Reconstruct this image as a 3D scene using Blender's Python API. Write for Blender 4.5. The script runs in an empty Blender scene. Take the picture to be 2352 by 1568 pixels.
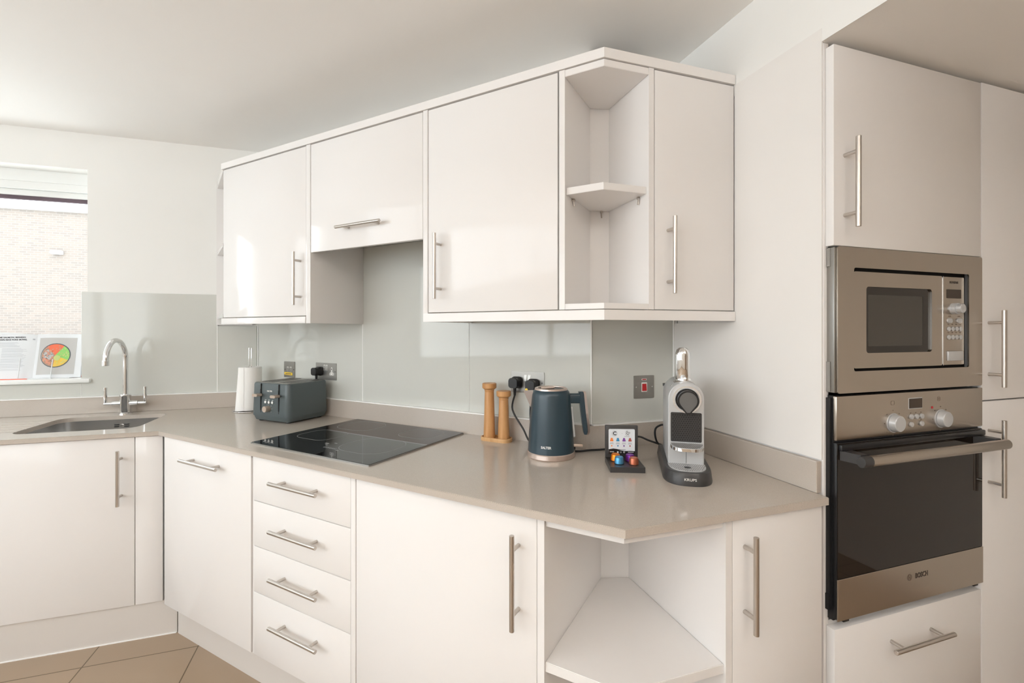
import bpy, bmesh, math, random
from mathutils import Vector, Matrix
random.seed(7)
PI = math.pi
sc = bpy.context.scene
COL = sc.collection

# ------------------------------------------------------------------ camera
cam_d = bpy.data.cameras.new('camera')
cam = bpy.data.objects.new('camera', cam_d)
COL.objects.link(cam)
cam.location = (0, 0, 1.271)
cam.rotation_euler = (PI / 2, 0, math.radians(-18.2568))
cam_d.sensor_width = 36
cam_d.lens = 1053.34 / 2352 * 36
cam_d.shift_y = -(784 - 758.97) / 2352
cam_d.clip_start = 0.02
sc.camera = cam

# ------------------------------------------------------------------ colour management, world, lights
sc.view_settings.view_transform = 'Standard'
sc.view_settings.look = 'None'
sc.view_settings.gamma = 1
sc.view_settings.use_curve_mapping = False
sc.view_settings.exposure = 0.48
sc.cycles.max_bounces = 14
sc.cycles.diffuse_bounces = 8
sc.cycles.glossy_bounces = 6
sc.cycles.use_denoising = True
sc.cycles.sample_clamp_indirect = 6.0

world = bpy.data.worlds.new('sky')
sc.world = world
world.use_nodes = True
wn = world.node_tree.nodes
wn['Background'].inputs[0].default_value = (0.90, 0.955, 0.985, 1)
wn['Background'].inputs[1].default_value = 3.9


def portal(name, loc, rot, sx, sy):
    l = bpy.data.lights.new(name, 'AREA')
    l.shape = 'RECTANGLE'
    l.size = sx
    l.size_y = sy
    l.cycles.is_portal = True
    o = bpy.data.objects.new(name, l)
    COL.objects.link(o)
    o.location = loc
    o.rotation_euler = rot
    return o


# sky portals filling the two glazed openings (area lights point along local -Z)
portal('window_portal', (-1.96, 2.99, 1.56), (-PI / 2, 0, 0), 1.3, 1.05)
portal('side_window_portal', (-2.86, -0.25, 1.55), (0, -PI / 2, 0), 1.26, 4.3)


# ------------------------------------------------------------------ materials
def mat(name, col, rough=0.5, metal=0.0, spec=0.5, coat=0.0, trans=0.0, ior=1.45, aniso=0.0):
    m = bpy.data.materials.new(name)
    m.use_nodes = True
    b = m.node_tree.nodes['Principled BSDF']
    b.inputs['Base Color'].default_value = (*col, 1)
    b.inputs['Roughness'].default_value = rough
    b.inputs['Metallic'].default_value = metal
    b.inputs['Specular IOR Level'].default_value = spec
    b.inputs['Coat Weight'].default_value = coat
    b.inputs['Coat Roughness'].default_value = 0.04
    b.inputs['Transmission Weight'].default_value = trans
    b.inputs['IOR'].default_value = ior
    b.inputs['Anisotropic'].default_value = aniso
    return m


def N(m, typ, **kw):
    n = m.node_tree.nodes.new(typ)
    for k, v in kw.items():
        setattr(n, k, v)
    return n


def noise_col(m, c1, c2, scale, lo=0.4, hi=0.6, stretch=(1, 1, 1), detail=3, rough_amt=None, bump=0.0):
    """procedural colour variation in object space"""
    t = m.node_tree
    b = t.nodes['Principled BSDF']
    tc = N(m, 'ShaderNodeTexCoord')
    mp = N(m, 'ShaderNodeMapping')
    mp.inputs['Scale'].default_value = stretch
    nz = N(m, 'ShaderNodeTexNoise')
    nz.inputs['Scale'].default_value = scale
    nz.inputs['Detail'].default_value = detail
    cr = N(m, 'ShaderNodeValToRGB')
    cr.color_ramp.elements[0].position = lo
    cr.color_ramp.elements[1].position = hi
    cr.color_ramp.elements[0].color = (*c1, 1)
    cr.color_ramp.elements[1].color = (*c2, 1)
    t.links.new(tc.outputs['Object'], mp.inputs[0])
    t.links.new(mp.outputs[0], nz.inputs['Vector'])
    t.links.new(nz.outputs['Fac'], cr.inputs[0])
    t.links.new(cr.outputs[0], b.inputs['Base Color'])
    if rough_amt:
        mr = N(m, 'ShaderNodeMapRange')
        mr.inputs['To Min'].default_value = rough_amt[0]
        mr.inputs['To Max'].default_value = rough_amt[1]
        t.links.new(nz.outputs['Fac'], mr.inputs[0])
        t.links.new(mr.outputs[0], b.inputs['Roughness'])
    if bump:
        bp = N(m, 'ShaderNodeBump')
        bp.inputs['Strength'].default_value = bump
        bp.inputs['Distance'].default_value = 0.002
        t.links.new(nz.outputs['Fac'], bp.inputs['Height'])
        t.links.new(bp.outputs[0], b.inputs['Normal'])
    return m


M = {}
M['gloss_white'] = mat('gloss_white', (0.80, 0.785, 0.775), 0.10, spec=0.28)
M['carcass_white'] = mat('carcass_white', (0.80, 0.785, 0.77), 0.30)
M['plinth'] = mat('plinth_shaded_white', (0.66, 0.63, 0.60), 0.25)  # carcass white darkened to carry the shade under the overhang
M['wall'] = noise_col(mat('wall_paint', (0.82, 0.82, 0.80), 0.6), (0.815, 0.815, 0.795), (0.825, 0.825, 0.805), 3)
M['wall_far'] = mat('warm_wall_paint', (0.60, 0.56, 0.51), 0.6)
M['wall_panel'] = mat('gloss_wall_panel', (0.80, 0.785, 0.765), 0.16, spec=0.5)
M['ceiling'] = noise_col(mat('ceiling_paint', (0.86, 0.85, 0.83), 0.8), (0.855, 0.845, 0.825), (0.865, 0.855, 0.835), 2)
M['splash'] = mat('grey_painted_glass', (0.585, 0.595, 0.56), 0.05, spec=0.45)
M['sealant'] = mat('white_sealant', (0.92, 0.92, 0.91), 0.35)
M['stone'] = noise_col(mat('greige_quartz', (0.46, 0.41, 0.36), 0.14), (0.455, 0.408, 0.36), (0.525, 0.472, 0.418), 900, 0.35, 0.65, detail=2)
M['stone'].node_tree.nodes['Principled BSDF'].inputs['Roughness'].default_value = 0.13
M['nickel'] = mat('brushed_nickel', (0.57, 0.53, 0.49), 0.3, 1.0)
M['steel'] = mat('brushed_steel', (0.50, 0.44, 0.38), 0.27, 1.0, aniso=0.5)
M['sink_steel'] = mat('sink_steel', (0.62, 0.61, 0.60), 0.24, 1.0, aniso=0.6)
M['chrome'] = mat('chrome', (0.80, 0.80, 0.80), 0.04, 1.0)
M['black_glass'] = mat('black_glass', (0.006, 0.006, 0.007), 0.02, spec=0.6)
M['oven_glass'] = mat('smoked_oven_glass', (0.010, 0.006, 0.004), 0.03, spec=0.45)
M['mw_glass'] = mat('microwave_glass', (0.05, 0.045, 0.038), 0.06, spec=0.6)
M['mw_glass_rim'] = mat('microwave_glass_rim', (0.016, 0.012, 0.009), 0.04, spec=0.6)
M['black'] = mat('black_plastic', (0.012, 0.012, 0.013), 0.35)
M['dark_gap'] = mat('dark_gap', (0.02, 0.018, 0.016), 0.6)
M['dark_grey'] = mat('dark_grey_plastic', (0.040, 0.038, 0.038), 0.35)
M['mark_grey'] = mat('printed_grey', (0.35, 0.36, 0.36), 0.5)
M['mark_dark'] = mat('printed_dark', (0.05, 0.035, 0.025), 0.5)
M['mark_brown'] = mat('printed_brown', (0.16, 0.11, 0.08), 0.5)
M['mark_white'] = mat('printed_white', (0.8, 0.8, 0.78), 0.4)
M['toaster'] = mat('slate_blue_enamel', (0.080, 0.100, 0.105), 0.32, spec=0.5)
M['kettle'] = mat('navy_enamel', (0.020, 0.042, 0.058), 0.30, spec=0.6)
M['copper'] = mat('rose_metal', (0.62, 0.51, 0.45), 0.32, 0.8)
M['champagne'] = mat('champagne_metal', (0.62, 0.51, 0.43), 0.32, 0.7)
M['wood'] = noise_col(mat('bamboo_wood', (0.50, 0.26, 0.10), 0.4), (0.44, 0.21, 0.07), (0.60, 0.33, 0.14), 14, 0.35, 0.65, stretch=(3, 3, 0.35), detail=5)
M['wood_light'] = noise_col(mat('pale_bamboo', (0.6, 0.36, 0.17), 0.4), (0.54, 0.31, 0.13), (0.68, 0.42, 0.21), 14, 0.35, 0.65, stretch=(3, 3, 0.6), detail=5)
M['paper'] = mat('white_paper', (0.90, 0.89, 0.87), 0.9)
M['book_paper'] = mat('cool_white_paper', (0.74, 0.77, 0.80), 0.5)
M['photo_grey'] = mat('printed_photo_grey', (0.50, 0.50, 0.49), 0.4)
M['bowl_dark'] = mat('bowl_dark_slate', (0.09, 0.11, 0.12), 0.4)
M['salmon'] = mat('salmon_orange', (0.80, 0.16, 0.07), 0.5)
M['salmon2'] = mat('salmon_pink', (0.65, 0.28, 0.18), 0.5)
M['mushroom'] = mat('mushroom_brown', (0.42, 0.26, 0.18), 0.5)
M['peas'] = mat('pea_green', (0.28, 0.62, 0.16), 0.5)
M['mango'] = mat('mango_yellow', (0.80, 0.55, 0.10), 0.5)
M['lime'] = mat('lime_green', (0.55, 0.62, 0.22), 0.5)
M['ink'] = mat('black_ink', (0.02, 0.02, 0.025), 0.5)
M['ink_grey'] = mat('grey_ink', (0.42, 0.44, 0.47), 0.5)
M['red_orange'] = mat('orange_cover', (0.80, 0.12, 0.05), 0.5)
M['clear'] = mat('clear_acrylic', (0.72, 0.74, 0.76), 0.08, spec=0.8)
M['silver'] = mat('silver_plastic', (0.56, 0.57, 0.58), 0.33, 0.3)
M['silver_dark'] = mat('charcoal_face', (0.12, 0.118, 0.115), 0.3)
M['red'] = mat('red_switch', (0.45, 0.015, 0.02), 0.3)
M['yellow'] = mat('yellow_sticker', (0.85, 0.60, 0.06), 0.5)
M['socket_white'] = mat('white_plastic', (0.80, 0.79, 0.76), 0.35)
M['plate'] = mat('satin_steel_plate', (0.33, 0.32, 0.30), 0.36, 0.85)
M['pvc'] = mat('white_pvc', (0.84, 0.86, 0.85), 0.3)
M['oak'] = noise_col(mat('brown_door', (0.2, 0.12, 0.07), 0.4), (0.16, 0.1, 0.06), (0.24, 0.15, 0.09), 8, stretch=(6, 6, 0.5))
M['fence'] = noise_col(mat('dark_fence', (0.10, 0.07, 0.085), 0.7), (0.09, 0.065, 0.08), (0.14, 0.10, 0.12), 6)
M['cap_orange'] = mat('capsule_orange', (0.85, 0.24, 0.02), 0.28, 0.7)
M['cap_blue'] = mat('capsule_blue', (0.10, 0.34, 0.58), 0.28, 0.7)
M['cap_purple'] = mat('capsule_purple', (0.20, 0.04, 0.32), 0.28, 0.7)
M['cap_copper'] = mat('capsule_copper', (0.52, 0.16, 0.09), 0.28, 0.7)
M['pane'] = mat('pane_glass', (1, 1, 1), 0.0, trans=1.0, ior=1.0, spec=0.3)

# lamp emission
m = bpy.data.materials.new('lamp_glow')
m.use_nodes = True
m.node_tree.nodes['Principled BSDF'].inputs['Emission Color'].default_value = (1.0, 0.86, 0.70, 1)
m.node_tree.nodes['Principled BSDF'].inputs['Emission Strength'].default_value = 6.0
M['glow'] = m


def tiles_material():
    m = mat('beige_floor_tiles', (0.42, 0.30, 0.20), 0.28)
    t = m.node_tree
    b = t.nodes['Principled BSDF']
    geo = N(m, 'ShaderNodeNewGeometry')
    br = N(m, 'ShaderNodeTexBrick')
    br.offset = 0.0
    br.inputs['Scale'].default_value = 1.0
    br.inputs['Brick Width'].default_value = 0.378
    br.inputs['Row Height'].default_value = 0.378
    br.inputs['Mortar Size'].default_value = 0.0022
    br.inputs['Mortar Smooth'].default_value = 0.0
    br.inputs['Color1'].default_value = (0.375, 0.282, 0.200, 1)
    br.inputs['Color2'].default_value = (0.362, 0.273, 0.194, 1)
    br.inputs['Mortar'].default_value = (0.13, 0.09, 0.055, 1)
    mp = N(m, 'ShaderNodeMapping')
    mp.inputs['Location'].default_value = (1.0 + 0.378 * 10, -2.152 + 0.378 * 20, 0)
    nz = N(m, 'ShaderNodeTexNoise')
    nz.inputs['Scale'].default_value = 5
    mx = N(m, 'ShaderNodeMixRGB', blend_type='MULTIPLY')
    mx.inputs[0].default_value = 0.10
    t.links.new(geo.outputs['Position'], mp.inputs[0])
    t.links.new(mp.outputs[0], br.inputs['Vector'])
    t.links.new(geo.outputs['Position'], nz.inputs['Vector'])
    t.links.new(br.outputs[0], mx.inputs[1])
    t.links.new(nz.outputs[0], mx.inputs[2])
    t.links.new(mx.outputs[0], b.inputs['Base Color'])
    return m


def brick_material():
    m = mat('pale_brick', (0.6, 0.5, 0.42), 0.9)
    t = m.node_tree
    b = t.nodes['Principled BSDF']
    tc = N(m, 'ShaderNodeTexCoord')
    mp = N(m, 'ShaderNodeMapping')
    mp.inputs['Rotation'].default_value = (PI / 2, 0, 0)
    br = N(m, 'ShaderNodeTexBrick')
    br.inputs['Scale'].default_value = 1.0
    br.inputs['Brick Width'].default_value = 0.150
    br.inputs['Row Height'].default_value = 0.058
    br.inputs['Mortar Size'].default_value = 0.008
    br.inputs['Bias'].default_value = -0.2
    br.inputs['Color1'].default_value = (0.225, 0.192, 0.165, 1)
    br.inputs['Color2'].default_value = (0.185, 0.164, 0.148, 1)
    br.inputs['Mortar'].default_value = (0.240, 0.218, 0.198, 1)
    t.links.new(tc.outputs['Object'], mp.inputs[0])
    t.links.new(mp.outputs[0], br.inputs['Vector'])
    t.links.new(br.outputs[0], b.inputs['Base Color'])
    return m


M['tiles'] = tiles_material()
M['brick'] = brick_material()

# ------------------------------------------------------------------ frames
TH = math.radians(43.0344)
ANG_A = -(PI / 2 - TH)             # hob wall: local +x runs along the wall, +y into it


def frame_pos(fr, x, y, z):
    if fr == 'A':
        return Vector((math.sin(TH) * x + math.cos(TH) * y, -math.cos(TH) * x + math.sin(TH) * y, z))
    return Vector((x, y, z))


def ang(fr):
    return ANG_A if fr == 'A' else 0.0


# ------------------------------------------------------------------ mesh helpers
class MB:
    def __init__(s):
        s.bm = bmesh.new()

    def _xf(s, vs, mtx):
        if mtx is not None:
            bmesh.ops.transform(s.bm, matrix=mtx, verts=vs)

    def box(s, x0, x1, y0, y1, z0, z1, bev=0.0, seg=2, mtx=None):
        r = bmesh.ops.create_cube(s.bm, size=1)
        vs = r['verts']
        for v in vs:
            v.co = Vector(((x0 + x1) / 2 + v.co.x * (x1 - x0), (y0 + y1) / 2 + v.co.y * (y1 - y0), (z0 + z1) / 2 + v.co.z * (z1 - z0)))
        if bev > 0:
            es = list({e for v in vs for e in v.link_edges})
            g = bmesh.ops.bevel(s.bm, geom=es, offset=bev, segments=seg, affect='EDGES', profile=0.5)
            vs = g['verts']
        s._xf(vs, mtx)
        return s

    def prism(s, pts, z0, z1, mtx=None):
        lo = [s.bm.verts.new((p[0], p[1], z0)) for p in pts]
        hi = [s.bm.verts.new((p[0], p[1], z1)) for p in pts]
        n = len(pts)
        s.bm.faces.new(hi)
        s.bm.faces.new(lo[::-1])
        for i in range(n):
            j = (i + 1) % n
            s.bm.faces.new((lo[i], lo[j], hi[j], hi[i]))
        s._xf(lo + hi, mtx)
        return s

    def ring_prism(s, outer, inner, z0, z1, mtx=None):
        """outer and inner loops with equal point counts"""
        n = len(outer)
        a = [[s.bm.verts.new((p[0], p[1], z)) for p in L] for L in (outer, inner) for z in (z0, z1)]
        for i in range(n):
            j = (i + 1) % n
            s.bm.faces.new((a[0][i], a[0][j], a[1][j], a[1][i]))
            s.bm.faces.new((a[2][j], a[2][i], a[3][i], a[3][j]))
            s.bm.faces.new((a[1][i], a[1][j], a[3][j], a[3][i]))
            s.bm.faces.new((a[0][j], a[0][i], a[2][i], a[2][j]))
        s._xf([v for L in a for v in L], mtx)
        return s

    def lathe(s, prof, seg=40, mtx=None, sx=1.0, sy=1.0):
        rings = []
        allv = []
        for r, z in prof:
            if r < 1e-6:
                v = [s.bm.verts.new((0, 0, z))]
            else:
                v = [s.bm.verts.new((r * sx * math.cos(2 * PI * i / seg), r * sy * math.sin(2 * PI * i / seg), z)) for i in range(seg)]
            rings.append(v)
            allv += v
        for a, b in zip(rings, rings[1:]):
            for i in range(seg):
                j = (i + 1) % seg
                if len(a) == 1 and len(b) == 1:
                    break
                if len(a) == 1:
                    s.bm.faces.new((a[0], b[j], b[i]))
                elif len(b) == 1:
                    s.bm.faces.new((a[i], a[j], b[0]))
                else:
                    s.bm.faces.new((a[i], a[j], b[j], b[i]))
        s._xf(allv, mtx)
        return s

    def cyl(s, p0, p1, r, seg=20, r2=None, cap_bev=0.0):
        p0, p1 = Vector(p0), Vector(p1)
        d = p1 - p0
        L = d.length
        q = d.to_track_quat('Z', 'Y').to_matrix().to_4x4()
        r2 = r if r2 is None else r2
        if cap_bev:
            prof = [(0, 0), (r - cap_bev, 0), (r, cap_bev), (r2, L - cap_bev), (r2 - cap_bev, L), (0, L)]
        else:
            prof = [(0, 0), (r, 0), (r2, L), (0, L)]
        return s.lathe(prof, seg, Matrix.Translation(p0) @ q)

    def tube(s, pts, r, seg=12, smooth=True, sub=6):
        pts = [Vector(p) for p in pts]
        if smooth and len(pts) > 2:
            out = []
            P = [pts[0]] + pts + [pts[-1]]
            for i in range(1, len(P) - 2):
                for k in range(sub):
                    t = k / sub
                    a, b, c, d = P[i - 1], P[i], P[i + 1], P[i + 2]
                    out.append(0.5 * ((2 * b) + (c - a) * t + (2 * a - 5 * b + 4 * c - d) * t * t + (3 * b - a - 3 * c + d) * t ** 3))
            out.append(pts[-1])
            pts = out
        rings = []
        up = Vector((0, 0, 1))
        T0 = (pts[1] - pts[0]).normalized()
        if abs(T0.dot(up)) > 0.95:
            up = Vector((1, 0, 0))
        nrm = (up - T0 * up.dot(T0)).normalized()
        for i, p in enumerate(pts):
            T = (pts[min(i + 1, len(pts) - 1)] - pts[max(i - 1, 0)]).normalized()
            nrm = (nrm - T * nrm.dot(T)).normalized()
            bn = T.cross(nrm)
            rr = r[i] if isinstance(r, (list, tuple)) else r
            rings.append([s.bm.verts.new(p + nrm * rr * math.cos(2 * PI * k / seg) + bn * rr * math.sin(2 * PI * k / seg)) for k in range(seg)])
        for a, b in zip(rings, rings[1:]):
            for i in range(seg):
                j = (i + 1) % seg
                s.bm.faces.new((a[i], a[j], b[j], b[i]))
        s.bm.faces.new(rings[0][::-1])
        s.bm.faces.new(rings[-1])
        return s

    def grid(s, fn, nu, nv):
        """surface from fn(u, v)"""
        vs = [[s.bm.verts.new(fn(i / nu, j / nv)) for j in range(nv + 1)] for i in range(nu + 1)]
        for i in range(nu):
            for j in range(nv):
                s.bm.faces.new((vs[i][j], vs[i + 1][j], vs[i + 1][j + 1], vs[i][j + 1]))
        return s

    def text(s, body, size, mtx, depth=0.0004, bold=0.0, spacing=1.0, width=None):
        c = bpy.data.curves.new('lettering', 'FONT')
        c.body = body
        c.size = size
        c.extrude = depth
        c.offset = bold
        c.space_character = spacing
        c.align_x = 'CENTER'
        c.align_y = 'CENTER'
        c.resolution_u = 3
        o = bpy.data.objects.new('lettering', c)
        COL.objects.link(o)
        bpy.context.view_layer.update()
        me = bpy.data.meshes.new_from_object(o.evaluated_get(bpy.context.evaluated_depsgraph_get()))
        if width:
            xs = [v.co.x for v in me.vertices]
            k = width / (max(xs) - min(xs))
            me.transform(Matrix.Diagonal((k, 1, 1, 1)))
        me.transform(mtx)
        s.bm.from_mesh(me)
        bpy.data.objects.remove(o)
        bpy.data.curves.remove(c)
        bpy.data.meshes.remove(me)
        return s

    def build(s, name, m, parent=None, smooth=True, loc=None, rot=None):
        bmesh.ops.recalc_face_normals(s.bm, faces=s.bm.faces[:])
        me = bpy.data.meshes.new(name)
        s.bm.to_mesh(me)
        s.bm.free()
        me.materials.append(M[m] if isinstance(m, str) else m)
        if smooth:
            me.polygons.foreach_set('use_smooth', [True] * len(me.polygons))
            me.set_sharp_from_angle(angle=math.radians(32))
        o = bpy.data.objects.new(name, me)
        COL.objects.link(o)
        if parent is not None:
            o.parent = parent
        if loc is not None:
            o.location = loc
        if rot is not None:
            o.rotation_euler = rot
        return o


UP = Matrix.Rotation(PI / 2, 4, 'X')      # xy shapes stood up: x stays, y becomes z, z becomes -y


def stand(x=0, y=0, z=0):
    return Matrix.Translation((x, y, z)) @ UP


def tag(o, label, cat, group=None, kind=None):
    if label:
        o['label'] = label
    if cat:
        o['category'] = cat
    if group:
        o['group'] = group
    if kind:
        o['kind'] = kind
    return o


def thing(name, label, cat, loc, rz=0.0, group=None):
    o = bpy.data.objects.new(name, None)
    o.empty_display_size = 0.05
    COL.objects.link(o)
    o.location = loc
    o.rotation_euler = (0, 0, rz)
    return tag(o, label, cat, group)


def fthing(name, label, cat, fr, x, y, z, group=None):
    return thing(name, label, cat, frame_pos(fr, x, y, z), ang(fr), group)


def struct(o):
    o['kind'] = 'structure'
    return o


def rrect(x0, x1, y0, y1, r, seg=6):
    p = []
    for cx, cy, a0 in ((x1 - r, y1 - r, 0), (x0 + r, y1 - r, PI / 2), (x0 + r, y0 + r, PI), (x1 - r, y0 + r, 1.5 * PI)):
        for k in range(seg + 1):
            a = a0 + PI / 2 * k / seg
            p.append((cx + r * math.cos(a), cy + r * math.sin(a)))
    return p


def handle(parent, x, z, L, vertical=True, y=0.0, r=0.0062, standoff=0.034, inset=None):
    """bar handle centred at (x, z) in front of the door face at y"""
    h = MB()
    q = L * 0.16 if inset is None else inset
    yb = y - standoff
    if vertical:
        h.cyl((x, yb, z - L / 2), (x, yb, z + L / 2), r, 20, cap_bev=0.0006)
        for s in (-1, 1):
            h.cyl((x, y + 0.0005, z + s * (L / 2 - q)), (x, yb, z + s * (L / 2 - q)), r * 0.8, 14)
    else:
        h.cyl((x - L / 2, yb, z), (x + L / 2, yb, z), r, 20, cap_bev=0.0006)
        for s in (-1, 1):
            h.cyl((x + s * (L / 2 - q), y + 0.0005, z), (x + s * (L / 2 - q), yb, z), r * 0.8, 14)
    return h.build('handle', 'nickel', parent)


# ================================================================== ROOM SHELL
WT = 0.856            # worktop top
CEIL = 2.262
XL, XR, YB, YW = -2.8, 2.6, -2.6, 2.863
CA = (-0.5373, 2.863)             # corner window wall / hob wall
CD = (0.7755, 1.457)              # corner hob wall / switch wall
XC = 1.124

struct(MB().box(XL - 0.2, XR + 0.2, YB - 0.2, YW + 0.3, -0.1, 0).build('floor', 'tiles', smooth=False))
struct(MB().box(XL - 0.2, XR + 0.2, YB - 0.2, YW + 0.3, CEIL, CEIL + 0.1).build('ceiling', 'ceiling', smooth=False))
# window wall with an opening
WX0, WX1, WZ0, WZ1 = -2.62, -1.3067, 1.012, 2.081
w = MB()
w.box(XL - 0.2, WX0, YW, YW + 0.3, 0, CEIL)
w.box(WX1, CA[0] + 0.02, YW, YW + 0.3, 0, CEIL)
w.box(WX0, WX1, YW, YW + 0.3, 0, WZ0)
w.box(WX0, WX1, YW, YW + 0.3, WZ1, CEIL)
struct(w.build('wall_window', 'wall', smooth=False))
# hob wall and the block behind it as one solid pier, switch wall, side wall
n = frame_pos('A', 0, 1, 0)
struct(MB().prism([CA, CD, (CD[0] + 0.2, CD[1]), (CD[0] + 0.2, YW + 0.3), (CA[0], YW + 0.3)], 0, CEIL).build('wall_hob', 'wall', smooth=False))
struct(MB().box(CD[0], XC + 0.3, CD[1], CD[1] + 0.25, 0, CEIL).build('wall_switch', 'wall', smooth=False))
struct(MB().box(XC + 0.001, XC + 0.3, 1.44, CD[1], 0, CEIL).box(XC + 0.001, XC + 0.014, 0.866, 1.44, 2.0105, CEIL).build('wall_side', 'wall', smooth=False))
# dropped soffit over the tall units with its upright face
struct(MB().box(XC, XR + 0.1, YB, 1.44, 2.012, CEIL).build('ceiling_soffit', 'ceiling', smooth=False))
struct(MB().box(XC - 0.003, XC, YB, 1.44, 2.011, CEIL).build('trim_1', 'wall', smooth=False))
struct(MB().box(XR, XR + 0.2, YB, 1.6, 0, CEIL).build('wall_right', 'wall_far', smooth=False))
struct(MB().box(1.14, XR + 0.2, 1.44, 1.6, 0, 2.012).build('wall_tall_units', 'wall', smooth=False))
# left wall with a wide window opening
PY0, PY1, PZ0, PZ1 = -2.4, 1.9, 0.92, 2.18
w = MB()
w.box(XL - 0.2, XL, YB - 0.2, PY0, 0, CEIL)
w.box(XL - 0.2, XL, PY1, YW, 0, CEIL)
w.box(XL - 0.2, XL, PY0, PY1, PZ1, CEIL)
w.box(XL - 0.2, XL, PY0, PY1, 0, PZ0)
struct(w.build('wall_left', 'wall', smooth=False))
# rear wall
struct(MB().box(XL - 0.2, XR + 0.2, YB - 0.2, YB, 0, CEIL).build('wall_rear', 'wall_far', smooth=False))
struct(MB().box(0.6, 1.4, YB, YB + 0.04, 0, 1.98, 0.004).build('door_1', 'oak'))
# its frame
pf = MB()
for y in (PY0, -0.9, 0.3, PY1 - 0.06):
    pf.box(XL - 0.14, XL - 0.08, y, y + 0.06, PZ0, PZ1)
pf.box(XL - 0.14, XL - 0.08, PY0, PY1, PZ0, PZ0 + 0.06).box(XL - 0.14, XL - 0.08, PY0, PY1, PZ1 - 0.06, PZ1)
struct(pf.build('window_2', 'pvc'))

# window in the window wall
wf = struct(MB().box(WX0, WX1, 2.955, 3.03, 1.985, WZ1)          # head box of the frame
            .box(WX0, WX1, 2.95, 2.965, 2.022, 2.026)
            .build('window_1', 'pvc'))
struct(MB().box(WX0, WX1, 2.975, 3.015, 1.955, 1.985, 0.003)
       .box(WX1 - 0.008, WX1, 2.975, 3.015, 1.045, 1.985)
       .box(WX0, WX0 + 0.05, 2.975, 3.015, 1.045, 1.985)
       .box(WX0, WX1, 2.975, 3.015, 1.02, 1.045, 0.003).build('window_frame', 'pvc', wf))
struct(MB().box(WX0, WX1, 2.982, 3.0, 1.936, 1.9555).build('window_seal', 'fence', wf))
struct(MB().box(WX0, WX1, 2.994, 2.998, 1.045, 1.94).build('window_pane', 'pane', wf))
struct(MB().box(WX0, WX1 + 0.018, 2.838, 3.03, 1.010, 1.032, 0.006).build('trim_2', 'pvc'))

# faint joint between boards left of the cabinets is covered; thin sealant beads
struct(MB().box(-2.7, -0.57, 2.836, 2.8605, 0.9365, 0.9405).build('trim_3', 'sealant'))

# ---------------------------------------------------------------- outside
o = MB().box(-22, 6, 15.0, 15.3, -1.0, 4.36).build('brick_building', 'brick', smooth=False)
tag(o, 'pale brick building with flat roof edge seen through the window', 'building')
MB().box(-22, 6, 14.9, 15.35, 4.36, 4.45).build('coping', 'pvc', o)
o = MB().box(-14, 2, 14.2, 14.25, -1.0, 0.50).box(-14, 2, 14.18, 14.2, 0.26, 0.275).build('garden_fence', 'fence', smooth=False)
tag(o, 'low dark plum boarded fence in front of the pale brick building', 'fence')
MB().box(-14, 2, 14.12, 14.3, 0.50, 0.56).build('fence_cap', 'pvc', o)
tag(MB().box(-13.9, 20, 3.3, 40, -1.1, -1.0).build('yard_ground', 'pvc', smooth=False), None, None, kind='structure')
t = thing('security_camera', 'small white security camera fixed on the pale brick wall outside', 'camera', (-7.5, 15.0, 3.29))
MB().box(-0.06, 0.16, -0.14, -0.002, -0.05, 0.05, 0.02).build('housing', 'pvc', t)
MB().cyl((-0.02, -0.13, -0.005), (-0.02, -0.16, -0.005), 0.045).build('lens', 'plate', t)

# ================================================================== SPLASHBACKS (painted glass panels)
def glass(fr, x0, x1, y, z0, z1, label):
    """panel standing on the wall face y, thickness towards the room"""
    t = fthing('splashback', label, 'splashback', fr, x0, y, z0)
    MB().box(0.0008, x1 - x0 - 0.0008, -0.006, -0.0005, 0, z1 - z0, 0.0008, 1).build('glass_panel', 'splash', t)
    return t


glass('W', -1.3296, -0.737, YW, 0.9405, 1.465, 'pale grey glass splashback panel behind the tap')
glass('W', -0.736, -0.546, YW, 0.9405, 1.296, 'narrow grey glass splashback panel behind the paper towel, by the corner')
glass('W', -2.62, -1.331, YW, 0.9405, 1.008, 'low strip of pale grey glass under the window sill')
AW = 1.561                                        # hob wall face in its own frame
glass('A', -2.452, -1.6516, AW - 0.0005, 0.9405, 1.332, 'grey glass splashback panel behind the toaster')
glass('A', -1.651, -1.0511, AW - 0.0005, 0.9405, 1.660, 'tall grey glass splashback panel above the hob')
glass('A', -1.0505, -0.5340, AW - 0.0005, 0.9405, 1.332, 'grey glass splashback panel behind the wooden mills and kettle')
glass('W', CD[0] + 0.001, XC - 0.006, CD[1], 0.9405, 1.332, 'grey glass splashback panel holding the red cooker switch')
# white sealant beads (corner strips and joint lines)
b = MB()
p = frame_pos('A', -1.6513, AW - 0.0055, 0)
for tt, z1 in ((-1.6513, 1.66), ):
    pp = frame_pos('A', tt, AW - 0.0065, 0)
    b.cyl((pp.x, pp.y, 0.94), (pp.x, pp.y, z1), 0.0020, 8)
b.cyl((CD[0] - 0.002, CD[1] - 0.0065, 0.94), (CD[0] - 0.002, CD[1] - 0.0065, 1.332), 0.0026, 8)
b.cyl((CA[0] - 0.004, CA[1] - 0.008, 0.94), (CA[0] - 0.004, CA[1] - 0.008, 1.3), 0.0028, 8)
b.cyl((XC - 0.006, CD[1] - 0.008, 0.94), (XC - 0.006, CD[1] - 0.008, 1.332), 0.0026, 8)
b.cyl((-1.3303, YW - 0.0055, 0.94), (-1.3303, YW - 0.0055, 1.008), 0.0012, 8)
b.cyl((-0.7365, YW - 0.0055, 0.94), (-0.7365, YW - 0.0055, 1.46), 0.0025, 8)
pp = frame_pos('A', -1.0508, AW - 0.0065, 0)
b.cyl((pp.x, pp.y, 0.94), (pp.x, pp.y, 1.3), 0.0009, 8)
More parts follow.
